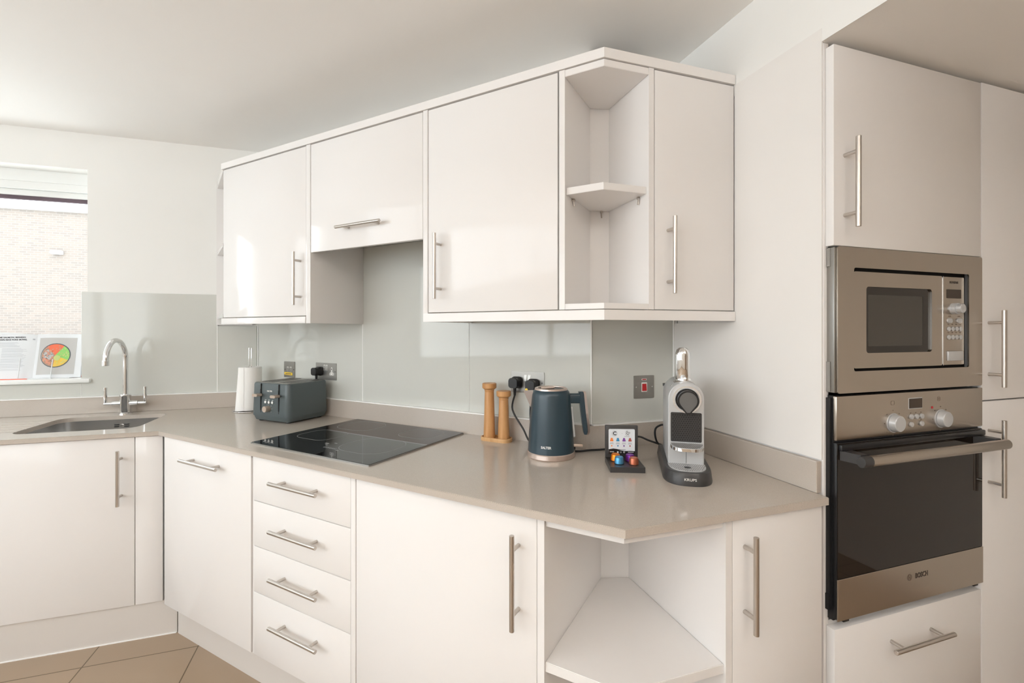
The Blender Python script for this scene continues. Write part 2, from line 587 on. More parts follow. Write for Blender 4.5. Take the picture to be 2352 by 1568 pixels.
struct(b.build('trim_4', 'sealant'))
b = MB()
q0, q1 = frame_pos('A', -2.45, AW - 0.004, 0), frame_pos('A', -0.526, AW - 0.004, 0)
struct(MB().prism([tuple(frame_pos('A', -2.445, AW - 0.022, 0))[:2], tuple(frame_pos('A', -0.538, AW - 0.022, 0))[:2],
                   tuple(frame_pos('A', -0.538, AW - 0.001, 0))[:2], tuple(frame_pos('A', -2.445, AW - 0.001, 0))[:2]], 0.9365, 0.9405).build('trim_5', 'sealant'))
struct(MB().box(CD[0], XC - 0.004, CD[1] - 0.022, CD[1] - 0.001, 0.9365, 0.9405).build('trim_6', 'sealant'))

# gloss end panel on the side wall
o = MB().box(XC - 0.0035, XC + 0.0005, 0.8665, 1.155, 0.94, 2.045).box(XC - 0.0035, XC + 0.0005, 1.155, 1.449, 0.94, 1.298).build('wall_panel', 'wall_panel', smooth=False)
tag(o, 'tall glossy white wall panel right of the coffee machine', 'wall panel')

# ================================================================== WORKTOP (cut with a boolean for the sink and drainer grooves)
P = (0.5231, 0.8324)
Q = (-0.794, 2.2586)
wt = MB().prism([(-2.7, 2.2586), Q, P, (1.105, 0.8357), (1.1045, 0.85), (1.1045, 1.4555), (CD[0], 1.4555), (CA[0] - 0.001, 2.8615), (-2.7, 2.8615)], WT - 0.0185, WT)
es = [e for e in wt.bm.edges if all(v.co.z > WT - 0.001 for v in e.verts) and min(v.co.y for v in e.verts) < 2.3 and not all(v.co.x > 1.1 for v in e.verts)]
bmesh.ops.bevel(wt.bm, geom=es, offset=0.0014, segments=2, affect='EDGES')
worktop = wt.build('worktop', 'stone')
sink_loop = rrect(-1.340, -0.912, 2.362, 2.728, 0.075, 8)
sink_loop = [(-1.342 if (p[0] < -1.26) else p[0], p[1]) for p in rrect(-1.342, -0.912, 2.362, 2.728, 0.06, 8)]
cut = MB().prism(rrect(-1.342, -0.912, 2.362, 2.728, 0.055, 8), WT - 0.1, WT + 0.05)
for gy in (2.4227, 2.4812, 2.5428, 2.6053, 2.6749):
    cut.box(-2.2, -1.33, gy - 0.0035, gy + 0.0035, WT - 0.002, WT + 0.02)
cutter = cut.build('cutter', 'stone')
md = worktop.modifiers.new('cut', 'BOOLEAN')
md.operation = 'DIFFERENCE'
md.object = cutter
md.solver = 'EXACT'
md.use_self = True
bpy.context.view_layer.update()
me = bpy.data.meshes.new_from_object(worktop.evaluated_get(bpy.context.evaluated_depsgraph_get()))
worktop.modifiers.clear()
worktop.data = me
me.polygons.foreach_set('use_smooth', [False] * len(me.polygons))
bpy.data.objects.remove(cutter)
tag(worktop, 'greige stone worktop running around the corner under all the appliances', 'worktop')
# upstands belong to the worktop
MB().box(-2.7, -0.58, 2.838, 2.861, WT, 0.9365, 0.0012, 1).build('upstand', 'stone', worktop)
aa = frame_pos('A', -2.445, 1.535, 0); bb = frame_pos('A', -0.5445, 1.535, 0)
cc = (0.7846, CD[1] - 0.021); dd = (XC - 0.02, CD[1] - 0.021)
q2 = frame_pos('A', -2.445, AW - 0.001, 0)
MB().prism([aa[:2], bb[:2], (CD[0] - 0.003, CD[1] + 0.0005), q2[:2]], WT, 0.9365).build('upstand', 'stone', worktop)
MB().prism([bb[:2], (CD[0] - 0.009, CD[1] - 0.021), (XC - 0.02, CD[1] - 0.021), (XC - 0.02, CD[1] - 0.001), (CD[0] - 0.003, CD[1] - 0.001)], WT, 0.9365).build('upstand', 'stone', worktop)
MB().box(1.1043, XC - 0.003, 0.868, 1.4555, WT, 0.9365, 0.0012, 1).build('upstand', 'stone', worktop)

# ---------------------------------------------------------------- sink
t = thing('sink', 'brushed steel undermounted sink bowl in the worktop corner', 'sink', (-1.127, 2.545, WT - 0.0185))
s = MB()
prof = [(0.0, 0.0), (0.0, -0.10), (0.008, -0.135), (0.04, -0.150)]
loops = []
for ins, z in prof:
    lp = rrect(-0.219 + ins, 0.219 - ins, -0.187 + ins, 0.187 - ins, 0.06, 8)
    loops.append([s.bm.verts.new((p[0], p[1], z)) for p in lp])
for a, b2 in zip(loops, loops[1:]):
    for i in range(len(a)):
        j = (i + 1) % len(a)
        s.bm.faces.new((a[i], a[j], b2[j], b2[i]))
s.bm.faces.new(loops[-1])
fl = [s.bm.verts.new((p[0], p[1], 0.0)) for p in rrect(-0.235, 0.235, -0.203, 0.203, 0.07, 8)]
for i in range(len(fl)):
    j = (i + 1) % len(fl)
    s.bm.faces.new((fl[i], fl[j], loops[0][j], loops[0][i]))
bowl = s.build('bowl', 'sink_steel', t, loc=(0, 0, -0.0003))
MB().cyl((0, 0, -0.150), (0, 0, -0.146), 0.045, 28).build('drain', 'chrome', t)
o = MB()
for i, x in enumerate((-0.026, 0.014)):
    for z in (-0.026, -0.035):
        MB().box(0.012 + x, 0.012 + x + 0.020, 0.1835, 0.1868, z - 0.0026, z + 0.0026, 0.001, 1).build('overflow_slot', 'black', t)
MB().cyl((0.0160, 0.1868, -0.0305), (0.0160, 0.1815, -0.0305), 0.006, 18).build('overflow_screw', 'chrome', t)

# ---------------------------------------------------------------- mixer tap
t = thing('mixer_tap', 'chrome swan neck mixer tap with two lever handles behind the sink', 'tap', (-1.118, 2.785, WT))
MB().lathe([(0, 0), (0.030, 0), (0.030, 0.005), (0.0225, 0.008), (0.0225, 0.085), (0.0235, 0.088), (0.0235, 0.094), (0.020, 0.098), (0, 0.098)], 36).build('body', 'chrome', t)
pts = [(0, 0, 0.09), (0, 0, 0.20), (0, 0, 0.275)]
R0 = 0.093
for k in range(1, 13):
    a = PI * k / 12
    pts.append((0, -R0 + R0 * math.cos(a), 0.275 + R0 * math.sin(a)))
pts.append((0, -2 * R0 - 0.002, 0.262))
MB().tube(pts, 0.0112, 18, sub=4).build('spout', 'chrome', t)
MB().cyl((0, -2 * R0 - 0.002, 0.276), (0, -2 * R0 - 0.002, 0.252), 0.0132, 24, cap_bev=0.001).build('aerator', 'chrome', t)
for sgn in (-1, 1):
    b = MB().cyl((0, 0, 0.052), (sgn * 0.052, 0, 0.052), 0.0125, 20).cyl((sgn * 0.052, 0, 0.052), (sgn * 0.088, 0, 0.052), 0.008, 18, cap_bev=0.001).build('valve', 'chrome', t)
    MB().lathe([(0, 0), (0.006, 0), (0.0085, 0.035), (0.0072, 0.052), (0.0088, 0.078), (0, 0.079)], 18, Matrix.Translation((sgn * 0.082, 0, 0.055))).build('lever', 'chrome', b)

# ================================================================== BASE UNITS
BZ0, BZ1 = 0.146, 0.8345
PL = 0.05


def base_cabinet(fr, x0, x1, yf, label, doors, drawers=(), depth=0.50, name='base_cabinet', cat='cabinet', z1=BZ1, group=None, ctop=None):
    """doors: list of (xa, xb, handle spec); all x relative to x0"""
    t = fthing(name, label, cat, fr, x0, yf, 0, group)
    W = x1 - x0
    MB().box(0.001, W - 0.001, 0.019, depth, BZ0, ctop or z1 + 0.0018).build('carcass', 'carcass_white', t, smooth=False)
    for xa, xb, hs in doors:
        d = MB().box(xa + 0.0015, xb - 0.0015, 0, 0.018, BZ0, z1, 0.0012, 2).build('door', 'gloss_white', t)
        if hs:
            handle(d, *hs)
    for za, zb, hs in drawers:
        d = MB().box(0.0015, W - 0.0015, 0, 0.018, za + 0.0012, zb - 0.0012, 0.0012, 2).build('drawer', 'gloss_white', t)
        handle(d, *hs)
    return t


YA = 0.967
# window-wall run
base_cabinet('W', -1.479, -0.8795, 2.270, 'white sink base cabinet with an upright handle near its right edge', [(0, 0.5995, (0.5545, 0.677, 0.222, True))], depth=0.555, ctop=0.66)
base_cabinet('W', -2.079, -1.480, 2.270, 'white base cabinet left of the sink cabinet', [(0, 0.599, (0.045, 0.677, 0.222, True))], depth=0.555)
o = MB().box(0, 0.095, 0, 0.018, BZ0, BZ1, 0.0012).build('filler_panel', 'gloss_white', smooth=True, loc=(-0.878, 2.270, 0))
tag(o, 'narrow white filler panel in the inner corner below the worktop', 'panel')
# integrated dishwasher door with horizontal handle
t = fthing('dishwasher', 'white fronted integrated dishwasher with a single horizontal handle at the top', 'dishwasher', 'A', -2.168, YA, 0)
MB().box(0.002, 0.598, 0.019, 0.5, BZ0, BZ1 + 0.0015).build('carcass', 'carcass_white', t, smooth=False)
d = MB().box(0.008, 0.5985, 0, 0.018, BZ0, BZ1, 0.0012).build('door', 'gloss_white', t)
handle(d, 0.318, 0.770, 0.25, False)
# drawer unit
dr = []
for za, zb, hz in ((0.6818, BZ1, 0.7695), (0.525, 0.6818, 0.611), (0.366, 0.525, 0.4535), (BZ0, 0.366, 0.2962)):
    dr.append((za, zb, (0.2495, hz, 0.2305, False)))
dunit = base_cabinet('A', -1.5553, -1.0765, YA, 'white unit of four stacked drawers each with a horizontal bar handle', [], dr, depth=0.53, name='drawer_unit')
MB().box(0.4796, 0.4991, -0.001, 0.5, BZ0, BZ1, 0.0008).build('end_panel', 'gloss_white', dunit)
MB().box(-0.0090, -0.0015, 0.004, 0.4, BZ0, BZ1).build('end_panel', 'gloss_white', dunit)
wcup = base_cabinet('A', -1.055, -0.4625, YA, 'wide white base cupboard with a tall handle right of the drawers', [(0, 0.5925, (0.5434, 0.684, 0.2227, True))], depth=0.40)
# switch-wall cupboard
base_cabinet('W', 0.816, 1.099, 0.848, 'narrow white base cupboard left of the oven tower', [(0, 0.283, (0.0361, 0.6905, 0.2227, True))], depth=0.50)

# open corner shelf unit of the base run
def wedge_frame(z):
    pass


t = thing('corner_shelf_unit', 'open white corner shelf unit under the pointed worktop corner', 'shelf unit', (0, 0, 0))
fa = frame_pos('A', -0.4445, YA, 0)
# side panels
def quad_panel(name, p0, p1, thick_dir, z0, z1, parent, m='gloss_white', th=0.018):
    p0, p1 = Vector(p0[:2]), Vector(p1[:2])
    dn = Vector(thick_dir).normalized() * th
    return MB().prism([p0, p1, p1 + dn, p0 + dn], z0, z1).build(name, m, parent, smooth=False)


aL0 = frame_pos('A', -0.4445, YA, 0); aL1 = frame_pos('A', -0.4445, 1.392, 0)
quad_panel('side_panel', aL0, aL1, (-math.sin(TH), math.cos(TH)), 0.05, BZ1, t)
quad_panel('side_panel', (0.7977, 0.848), (0.7977, 1.30), (1, 0), 0.05, BZ1, t)
bl = Vector(frame_pos('A', -0.4445, 1.3875, 0)[:2]); br = Vector((0.7977, 1.249))
quad_panel('back_post', bl + Vector((-0.004, 0.004)), br + Vector((0.006, 0.0)), (0.3, 0.95), 0.05, BZ1, t)
cornerL = (0.5395, 0.848)


def wedge(z0, z1, inset, name='shelf'):
    aL = frame_pos('A', -0.4440, YA + inset, 0)
    # front corner where both front planes (inset) meet
    yf = 0.848 + inset
    xf = (YA + inset - yf * math.sin(TH)) / math.cos(TH)
    b = MB()
    L = frame_pos('A', -0.4440, 1.3865, 0)
    b.prism([aL[:2], (xf, yf), (0.7973, yf), (0.7973, 1.2475), L[:2]], z0, z1)
    es = [e for e in b.bm.edges if abs(e.verts[0].co.z - e.verts[1].co.z) < 1e-5 and min(v.co.y for v in e.verts) < 0.9]
    bmesh.ops.bevel(b.bm, geom=es, offset=0.0015, segments=2, affect='EDGES')
    return b.build(name, 'gloss_white', t)


wedge(0.477, 0.500, 0.006)
wedge(BZ1 - 0.020, BZ1 + 0.001, 0.008, 'top_panel')
wedge(0.130, 0.150, 0.006)

# plinths
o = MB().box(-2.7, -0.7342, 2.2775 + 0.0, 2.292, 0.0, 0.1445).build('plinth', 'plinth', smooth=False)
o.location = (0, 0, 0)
tag(o, 'shade-toned white plinth below the sink cabinet', 'plinth')
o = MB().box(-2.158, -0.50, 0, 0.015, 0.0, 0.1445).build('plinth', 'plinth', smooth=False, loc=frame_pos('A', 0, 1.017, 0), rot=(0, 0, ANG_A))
tag(o, 'shade-toned white plinth below the dishwasher and the drawers', 'plinth')
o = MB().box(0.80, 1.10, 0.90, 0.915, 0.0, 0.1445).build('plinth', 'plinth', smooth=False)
tag(o, 'shade-toned white plinth below the narrow cupboard by the oven', 'plinth')
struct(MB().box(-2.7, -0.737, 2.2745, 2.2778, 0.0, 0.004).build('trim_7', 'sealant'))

# ================================================================== WALL UNITS
NF = 1.267
YD = 1.154
WZ = (1.334, 2.041)
# cornice along both runs
xcor = (NF - 0.004 - (YD - 0.004) * math.sin(TH)) / math.cos(TH)
def run_strip(name, label, z0, z1, off, th, tl, m='gloss_white'):
    """L-shaped strip following both cabinet fronts"""
    yo = YD + off
    no = NF + off
    xo = (no - yo * math.sin(TH)) / math.cos(TH)
    yi, ni = yo + th, no + th
    xi = (ni - yi * math.sin(TH)) / math.cos(TH)
    a0, a1 = frame_pos('A', tl, no, 0), frame_pos('A', tl, ni, 0)
    o = MB().prism([a0[:2], (xo, yo), (XC - 0.005, yo), (XC - 0.005, yi), (xi, yi), a1[:2]], z0, z1).build(name, m, smooth=False)
    return o


t = thing('cornice', 'white cornice board along the top of the wall cabinets', 'cornice', (0, 0, 0))
run_strip('fascia', '', 2.0455, 2.0735, -0.004, 0.05, -2.288).parent = t
d0 = run_strip('pelmet', '', 1.3015, 1.3305, -0.004, 0.022, -1.0465)
tag(d0, 'white pelmet strip under the big wall cabinet and the corner shelves', 'pelmet')
o = MB().box(-2.287, -1.6755, -0.004, 0.018, 1.3015, 1.3295, 0.0008).build('pelmet', 'gloss_white', loc=frame_pos('A', 0, NF, 0), rot=(0, 0, ANG_A))
tag(o, 'short white pelmet strip under the leftmost wall cabinet', 'pelmet')


def wall_cabinet(fr, x0, x1, yf, depth, z0, z1, label, hs, cz0=None, name='wall_cabinet', side=None):
    t = fthing(name, label, 'cabinet', fr, x0, yf, 0)
    W = x1 - x0
    cz0 = z0 if cz0 is None else cz0
    MB().box(0.0005, W - 0.0005, 0.019, depth, cz0, z1 + 0.003).build('carcass', 'carcass_white', t, smooth=False)
    d = MB().box(0.0015, W - 0.0015, 0, 0.018, z0, z1, 0.0012).build('door', 'gloss_white', t)
    handle(d, *hs)
    return t


DA = AW - 0.006 - NF - 0.001
wcl = wall_cabinet('A', -2.277, -1.674, NF, DA, *WZ, 'leftmost white wall cabinet with an upright handle, beside the hood', (0.5665, 1.4885, 0.222, True), cz0=1.334)
wall_cabinet('A', -1.6455, -1.0515, NF, DA, 1.5945, 2.041, 'short white lift-up hood cabinet above the hob with a horizontal handle', (0.3025, 1.673, 0.2338, False), name='hood_cabinet', cz0=1.677)
wcb = wall_cabinet('A', -1.0285, -0.5375, NF, DA, *WZ, 'large white wall cabinet with an upright handle at its left edge', (0.0535, 1.490, 0.2235, True))
wall_cabinet('W', 0.8235, 1.1185, YD, CD[1] - 0.006 - YD - 0.001, *WZ, 'narrow white wall cabinet with an upright handle right of the corner shelves', (0.0469, 1.493, 0.2258, True))
# end panels either side of the hood recess
MB().box(0.6035, 0.6300, -0.001, DA, 1.3015, 2.044, 0.0008).build('end_panel', 'gloss_white', wcl)
MB().box(-0.0220, -0.0015, -0.001, DA, 1.3015, 2.044, 0.0008).build('end_panel', 'gloss_white', wcb)
# extractor canopy above the recess
t = fthing('extractor_hood', 'slim grey extractor hood set under the lift-up cabinet', 'extractor hood', 'A', -1.6455, NF, 1.6765)
MB().box(0.002, 0.591, 0.022, DA - 0.002, -0.012, -0.0005, 0.002).build('hood_body', 'silver', t)
MB().box(0.03, 0.56, 0.05, 0.16, -0.0145, -0.0118).build('filter', 'dark_grey', t)

# open corner shelves of the wall run
t = thing('corner_shelf_unit', 'open white corner shelves between the wall cabinets', 'shelf unit', (0, 0, 0))
tl = -0.5155
quad_panel('side_panel', frame_pos('A', tl, NF, 0), frame_pos('A', tl, 1.50, 0), (-math.sin(TH), math.cos(TH)), 1.3335, 2.044, t)
quad_panel('side_panel', (0.8042, YD), (0.8042, 1.40), (1, 0), 1.3335, 2.044, t)
bl = Vector(frame_pos('A', tl, 1.4905, 0)[:2]); br = Vector((0.8042, 1.381))
quad_panel('back_post', bl + Vector((-0.004, 0.003)), br + Vector((0.003, 0.0)), (0.3, 0.95), 1.3335, 2.044, t)


def wshelf(z0, z1, inset, name='shelf'):
    yf = YD + inset
    nf = NF + inset
    xf = (nf - yf * math.sin(TH)) / math.cos(TH)
    a = frame_pos('A', tl + 0.0004, nf, 0)
    L = frame_pos('A', tl + 0.0004, 1.4895, 0)
    b = MB().prism([a[:2], (xf, yf), (0.8038, yf), (0.8038, 1.379), L[:2]], z0, z1)
    es = [e for e in b.bm.edges if abs(e.verts[0].co.z - e.verts[1].co.z) < 1e-5 and min(v.co.y for v in e.verts) < 1.2]
    bmesh.ops.bevel(b.bm, geom=es, offset=0.001, segments=2, affect='EDGES')
    return b.build(name, 'gloss_white', t)


wshelf(2.023, 2.0435, 0.001, 'top_panel')
sh = wshelf(1.676, 1.697, 0.012)
wshelf(1.3335, 1.3500, 0.001, 'bottom_panel')
_c = frame_pos('A', tl - 0.001, AW - 0.012, 0)
MB().prism([frame_pos('A', tl, 1.488, 0)[:2], (0.8042, 1.378), (0.8215, 1.395), (0.8215, CD[1] - 0.008), (CD[0] - 0.004, CD[1] - 0.010), frame_pos('A', -0.536, AW - 0.010, 0)[:2], frame_pos('A', -0.536, 1.50, 0)[:2]], 1.3335, 1.345).build('rear_panel', 'gloss_white', t, smooth=False)
# shelf support clips
c1 = frame_pos('A', tl + 0.0015, NF + 0.06, 0); c2 = Vector((0.8025, 1.20, 0)); c3 = Vector((bl.x * 0.45 + br.x * 0.55, bl.y * 0.45 + br.y * 0.55 - 0.003, 0))
for c, dx, dy in ((c1, math.sin(TH) * 0.006, -math.cos(TH) * 0.006), (c2, -0.006, 0), (c3, 0.0, -0.006)):
    k = MB()
    k.cyl((c.x, c.y, 1.671), (c.x + dx * 1.3, c.y + dy * 1.3, 1.671), 0.0035, 10)
    k.box(c.x - 0.003 + dx * 0.5, c.x + 0.003 + dx * 0.5, c.y - 0.003 + dy * 0.5, c.y + 0.003 + dy * 0.5, 1.6735, 1.6758)
    k.cyl((c.x + dx * 0.3, c.y + dy * 0.3, 1.672), (c.x + dx * 0.9, c.y + dy * 0.9, 1.652), 0.0026, 10, cap_bev=0.0008)
    k.build('shelf_clip', 'nickel', t)

# open end shelves left of the wall run, between cabinet side and window wall
t = thing('end_shelf_unit', 'open white end shelves at the left end of the wall cabinets', 'shelf unit', (0, 0, 0))
f0 = frame_pos('A', -2.2785, NF, 0)
f1 = frame_pos('A', -2.2785, AW - 0.008, 0)
wallp = (-0.738, YW - 0.019)
MB().box(-0.738, -0.567, YW - 0.0185, YW - 0.0065, 1.3015, 2.073).build('back_panel', 'gloss_white', t, smooth=False)
for z0, z1 in ((2.036, 2.072), (1.676, 1.692), (1.3335, 1.350)):
    MB().prism([f0[:2], f1[:2], (-0.58, YW - 0.0195), (-0.733, YW - 0.0195)], z0, z1).build('shelf', 'gloss_white', t, smooth=False)

# ================================================================== OVEN TOWER
YT = 0.8426
t = thing('tall_cabinet', 'tall white oven tower housing the microwave and oven', 'cabinet', (1.131, YT, 0))
WTT = 0.590
MB().box(-0.0060, 0.0115, 0.0225, 0.59, 0.0, 2.008, 0.0008).build('side_panel', 'gloss_white', t)
MB().box(0.578, 0.5935, 0.0225, 0.59, 0.0, 1.99).build('side_panel', 'carcass_white', t)
MB().box(0.012, 0.5775, 0.023, 0.59, 1.487, 2.0).box(0.012, 0.5775, 0.023, 0.59, 0.10, 0.527).box(0.012, 0.5775, 0.50, 0.59, 0.527, 1.487).build('carcass', 'carcass_white', t, smooth=False)
d = MB().box(0.0, WTT - 0.0015, 0.0, 0.022, 1.4862, 1.9935, 0.0015).build('door', 'gloss_white', t)
handle(d, 0.0369, 1.640, 0.2237, True, standoff=0.035, r=0.0060)
d = MB().box(0.003, WTT - 0.0015, 0.0, 0.022, 0.13, 0.516, 0.0015).build('drawer', 'gloss_white', t)
handle(d, 0.2878, 0.4455, 0.2326, False, standoff=0.035, r=0.0060)
tx = 1.131


def tw(name, label, z0, z1, x0=1.7235, x1=2.32, hx=0.0319, hz=0.0, L=0.2225, group=None):
    t = thing(name, label, 'cabinet', (x0, YT, 0))
    MB().box(0.001, x1 - x0, 0.023, 0.59, z0, z1).build('carcass', 'carcass_white', t, smooth=False)
    d = MB().box(0.0, x1 - x0, 0.0, 0.022, z0, z1, 0.0015).build('door', 'gloss_white', t)
    handle(d, hx, hz, L, True, standoff=0.035, r=0.0060)


tw('tall_cabinet', 'upper tall white cabinet right of the microwave', 1.0668, 1.9965, hz=1.2185)
tw('tall_cabinet', 'lower tall white cabinet right of the oven', 0.13, 1.0625, hz=0.902)

# ---------------------------------------------------------------- built-in microwave
t = thing('microwave_oven', 'built-in stainless steel microwave above the oven', 'microwave', (1.131, YT, 0))
X0, X1, Z0, Z1 = 0.0115, 0.5905, 1.1115, 1.4845
outer = rrect(X0, X1, Z0, Z1, 0.006, 4)
inner = rrect(0.0686, 0.5310, 1.1665, 1.4325, 0.006, 4)
MB().ring_prism([(p[0], p[1]) for p in outer], [(p[0], p[1]) for p in inner], 0, 0.004, stand(0, 0.002, 0)).build('frame', 'steel', t)
MB().box(X0 - 0.006, X0 + 0.004, 0.003, 0.022, Z0 + 0.002, Z1 - 0.002, 0.001).box(X0 - 0.009, X0 - 0.005, 0.012, 0.022, Z0 + 0.004, Z0 + 0.08).box(X0 - 0.009, X0 - 0.005, 0.012, 0.022, Z1 - 0.05, Z1 - 0.004).build('trim_side', 'plate', t)
MB().box(0.03, 0.56, 0.024, 0.45, 1.13, 1.47).build('housing', 'dark_gap', t)
# door with window opening
dr_ = MB().ring_prism(rrect(0.0715, 0.4195, 1.1735, 1.4235, 0.006, 4), rrect(0.1175, 0.3745, 1.2125, 1.3855, 0.008, 4), 0, 0.020, stand(0, 0.021, 0)).build('door', 'steel', t)
MB().ring_prism(rrect(0.1165, 0.3755, 1.2115, 1.3865, 0.009, 4), rrect(0.1305, 0.3440, 1.2300, 1.3650, 0.003, 4), 0, 0.003, stand(0, 0.0085, 0)).build('window_rim', 'mw_glass_rim', dr_)
MB().box(0.1300, 0.3445, 0.006, 0.008, 1.2295, 1.3655).build('window_glass', 'mw_glass', dr_)
cp = MB().box(0.4210, 0.5155, 0.001, 0.021, 1.1735, 1.4235, 0.003).build('control_panel', 'steel', t)
MB().box(0.4200, 0.4225, 0.0002, 0.003, 1.1735, 1.4235).build('panel_edge', 'chrome', cp)
MB().box(0.4368, 0.4987, -0.0002, 0.002, 1.3626, 1.3874).build('display', 'mark_dark', cp)
MB().cyl((0.463, 0.002, 1.333), (0.463, -0.012, 1.333), 0.0155, 28).cyl((0.463, -0.010, 1.333), (0.463, -0.024, 1.333), 0.0128, 28, cap_bev=0.001).build('knob', 'silver', cp)
MB().cyl((0.447, 0.002, 1.333), (0.447, -0.002, 1.333), 0.006, 16).build('button', 'silver', cp)
for i in range(2):
    MB().prism(rrect(-0.0105 + i * 0.0426, 0.0105 + i * 0.0426, -0.0068, 0.0068, 0.0065, 5), 0, 0.003, stand(0.4482, 0.001, 1.299)).build('button', 'silver', cp)
for rz in (1.2757, 1.2522):
    for i in range(4):
        x = 0.4446 + i * 0.0171
        MB().cyl((x, 0.001, rz), (x, -0.002, rz), 0.0066, 18, cap_bev=0.0006).build('button', 'silver', cp)
MB().box(0.4368, 0.5025, -0.004, 0.001, 1.1861, 1.2127, 0.0015).build('door_release', 'silver', cp)
MB().text('SIEMENS', 0.0092, stand(0.4682, 0.0008, 1.4074), 0.0003, width=0.038).build('lettering', 'mark_dark', cp)
mk = MB()
for rz in (1.2875, 1.2645):
    for i in range(4):
        mk.box(0.4416 + i * 0.0171, 0.4470 + i * 0.0171, 0.0004, 0.001, rz, rz + 0.0022)
mk.box(0.444, 0.455, 0.0004, 0.001, 1.3105, 1.3125).box(0.486, 0.496, 0.0004, 0.001, 1.3105, 1.3125)
mk.build('printed_marks', 'mark_brown', cp)

# ---------------------------------------------------------------- oven
t = thing('oven', 'built-in single oven with black glass door and full width bar handle', 'oven', (1.131, YT, 0))
MB().box(0.0085, 0.589, 0.008, 0.45, 0.535, 1.1055).box(0.0015, 0.0085, 0.012, 0.022, 0.56, 1.10).box(-0.001, 0.0015, 0.012, 0.022, 0.56, 0.60).build('housing', 'black', t)
cp = MB().box(0.0085, 0.5945, -0.001, 0.010, 0.9925, 1.1045, 0.0018).build('control_panel', 'steel', t)
for kx, kz in ((0.215, 1.0255), (0.407, 1.0258)):
    k = MB().cyl((kx, 0, kz), (kx, -0.004, kz), 0.0255, 32).build('knob_ring', 'silver', cp)
    kb = MB().cyl((kx, -0.004, kz), (kx, -0.020, kz), 0.0235, 32, r2=0.021, cap_bev=0.0015).build('knob', 'silver', cp)
MB().box(0.275, 0.331, -0.0016, 0, 1.0585, 1.0885, 0.0005, 1).build('display_frame', 'silver', cp)
MB().box(0.277, 0.329, -0.0022, -0.001, 1.0605, 1.0865).build('display', 'mark_dark', cp)
for bx, bz in ((0.2837, 1.0379), (0.3042, 1.0375), (0.3254, 1.0374), (0.2837, 1.0171), (0.3254, 1.0171)):
    MB().cyl((bx, -0.001, bz), (bx, -0.006, bz), 0.0068, 18, cap_bev=0.0006).build('button', 'silver', cp)
MB().cyl((0.3716, -0.0008, 1.0585), (0.3716, -0.0018, 1.0585), 0.0035, 14).build('indicator', 'red', cp)
mk = MB()
for bx, bz in ((0.2837, 1.0465), (0.3042, 1.0465), (0.3254, 1.0465), (0.3254, 1.026)):
    mk.box(bx - 0.002, bx + 0.002, -0.0013, -0.0008, bz, bz + 0.0022)
mk.ring_prism(rrect(0.206, 0.220, 1.073, 1.084, 0.003, 3), rrect(0.2068, 0.2192, 1.0738, 1.0832, 0.0025, 3), 0, 0.0005, stand(0, -0.0010, 0))
mk.ring_prism(rrect(0.395, 0.4055, 1.075, 1.087, 0.003, 3), rrect(0.3958, 0.4047, 1.0758, 1.0862, 0.0025, 3), 0, 0.0005, stand(0, -0.0010, 0))
mk.box(0.3995, 0.4012, -0.0013, -0.0008, 1.0778, 1.0838)
for kx, kz in ((0.215, 1.0255), (0.407, 1.0258)):
    for a in range(0, 360, 45):
        x, z = kx + 0.033 * math.cos(math.radians(a)), kz + 0.033 * math.sin(math.radians(a))
        mk.box(x - 0.0013, x + 0.0013, -0.0013, -0.0008, z - 0.0013, z + 0.0013)
mk.build('printed_marks', 'mark_brown', cp)
dr_ = MB().box(0.0085, 0.591, -0.001, 0.010, 0.5405, 0.9865, 0.0015).build('door', 'black', t)
MB().box(0.0100, 0.5895, -0.0028, -0.0008, 0.6435, 0.9850, 0.0006, 1).build('door_glass', 'oven_glass', dr_)
MB().box(0.0085, 0.591, -0.0042, -0.0008, 0.5375, 0.6425, 0.0008, 1).build('lower_panel', 'steel', dr_)
MB().box(0.03, 0.05, -0.003, 0.01, 0.532, 0.5385, 0.001).build('door_stop', 'black', dr_)
MB().box(0.55, 0.57, -0.003, 0.01, 0.532, 0.5385, 0.001).build('door_stop', 'black', dr_)
MB().box(0.012, 0.588, -0.012, -0.002, 0.968, 0.984, 0.003).build('handle_rail', 'black', dr_)
for sx in (0.035, 0.565):
    MB().prism([(sx - 0.018, -0.0028), (sx + 0.018, -0.0028), (sx + 0.012, -0.050), (sx - 0.012, -0.050)], 0.944, 0.968).build('handle_bracket', 'dark_grey', dr_)
# oval bar
hm = Matrix.Translation((0.012, -0.058, 0.9535)) @ Matrix.Rotation(PI / 2, 4, 'Y')
MB().lathe([(0, 0), (0.0125, 0), (0.0135, 0.0015), (0.0135, 0.0295), (0, 0.0295)], 28, hm, sx=1.0, sy=0.85).build('handle_cap', 'dark_grey', dr_)
hm = Matrix.Translation((0.0415, -0.058, 0.9535)) @ Matrix.Rotation(PI / 2, 4, 'Y')
MB().lathe([(0, 0), (0.0136, 0), (0.0136, 0.545), (0.0126, 0.5465), (0, 0.5465)], 32, hm, sx=1.0, sy=0.85).build('handle', 'steel', dr_)
tx_ = MB().text('BOSCH', 0.0185, stand(0.323, -0.0044, 0.6055), 0.0003, bold=0.0005, width=0.050)
tx_.build('lettering', 'mark_dark', dr_)
lg = MB()
cx, cz = 0.2745, 0.6055
circ = [(cx + 0.0088 * math.cos(a * PI / 12), cz + 0.0088 * math.sin(a * PI / 12)) for a in range(24)]
circ2 = [(cx + 0.0076 * math.cos(a * PI / 12), cz + 0.0076 * math.sin(a * PI / 12)) for a in range(24)]
lg.ring_prism(circ, circ2, 0, 0.0005, stand(0, -0.0042, 0))
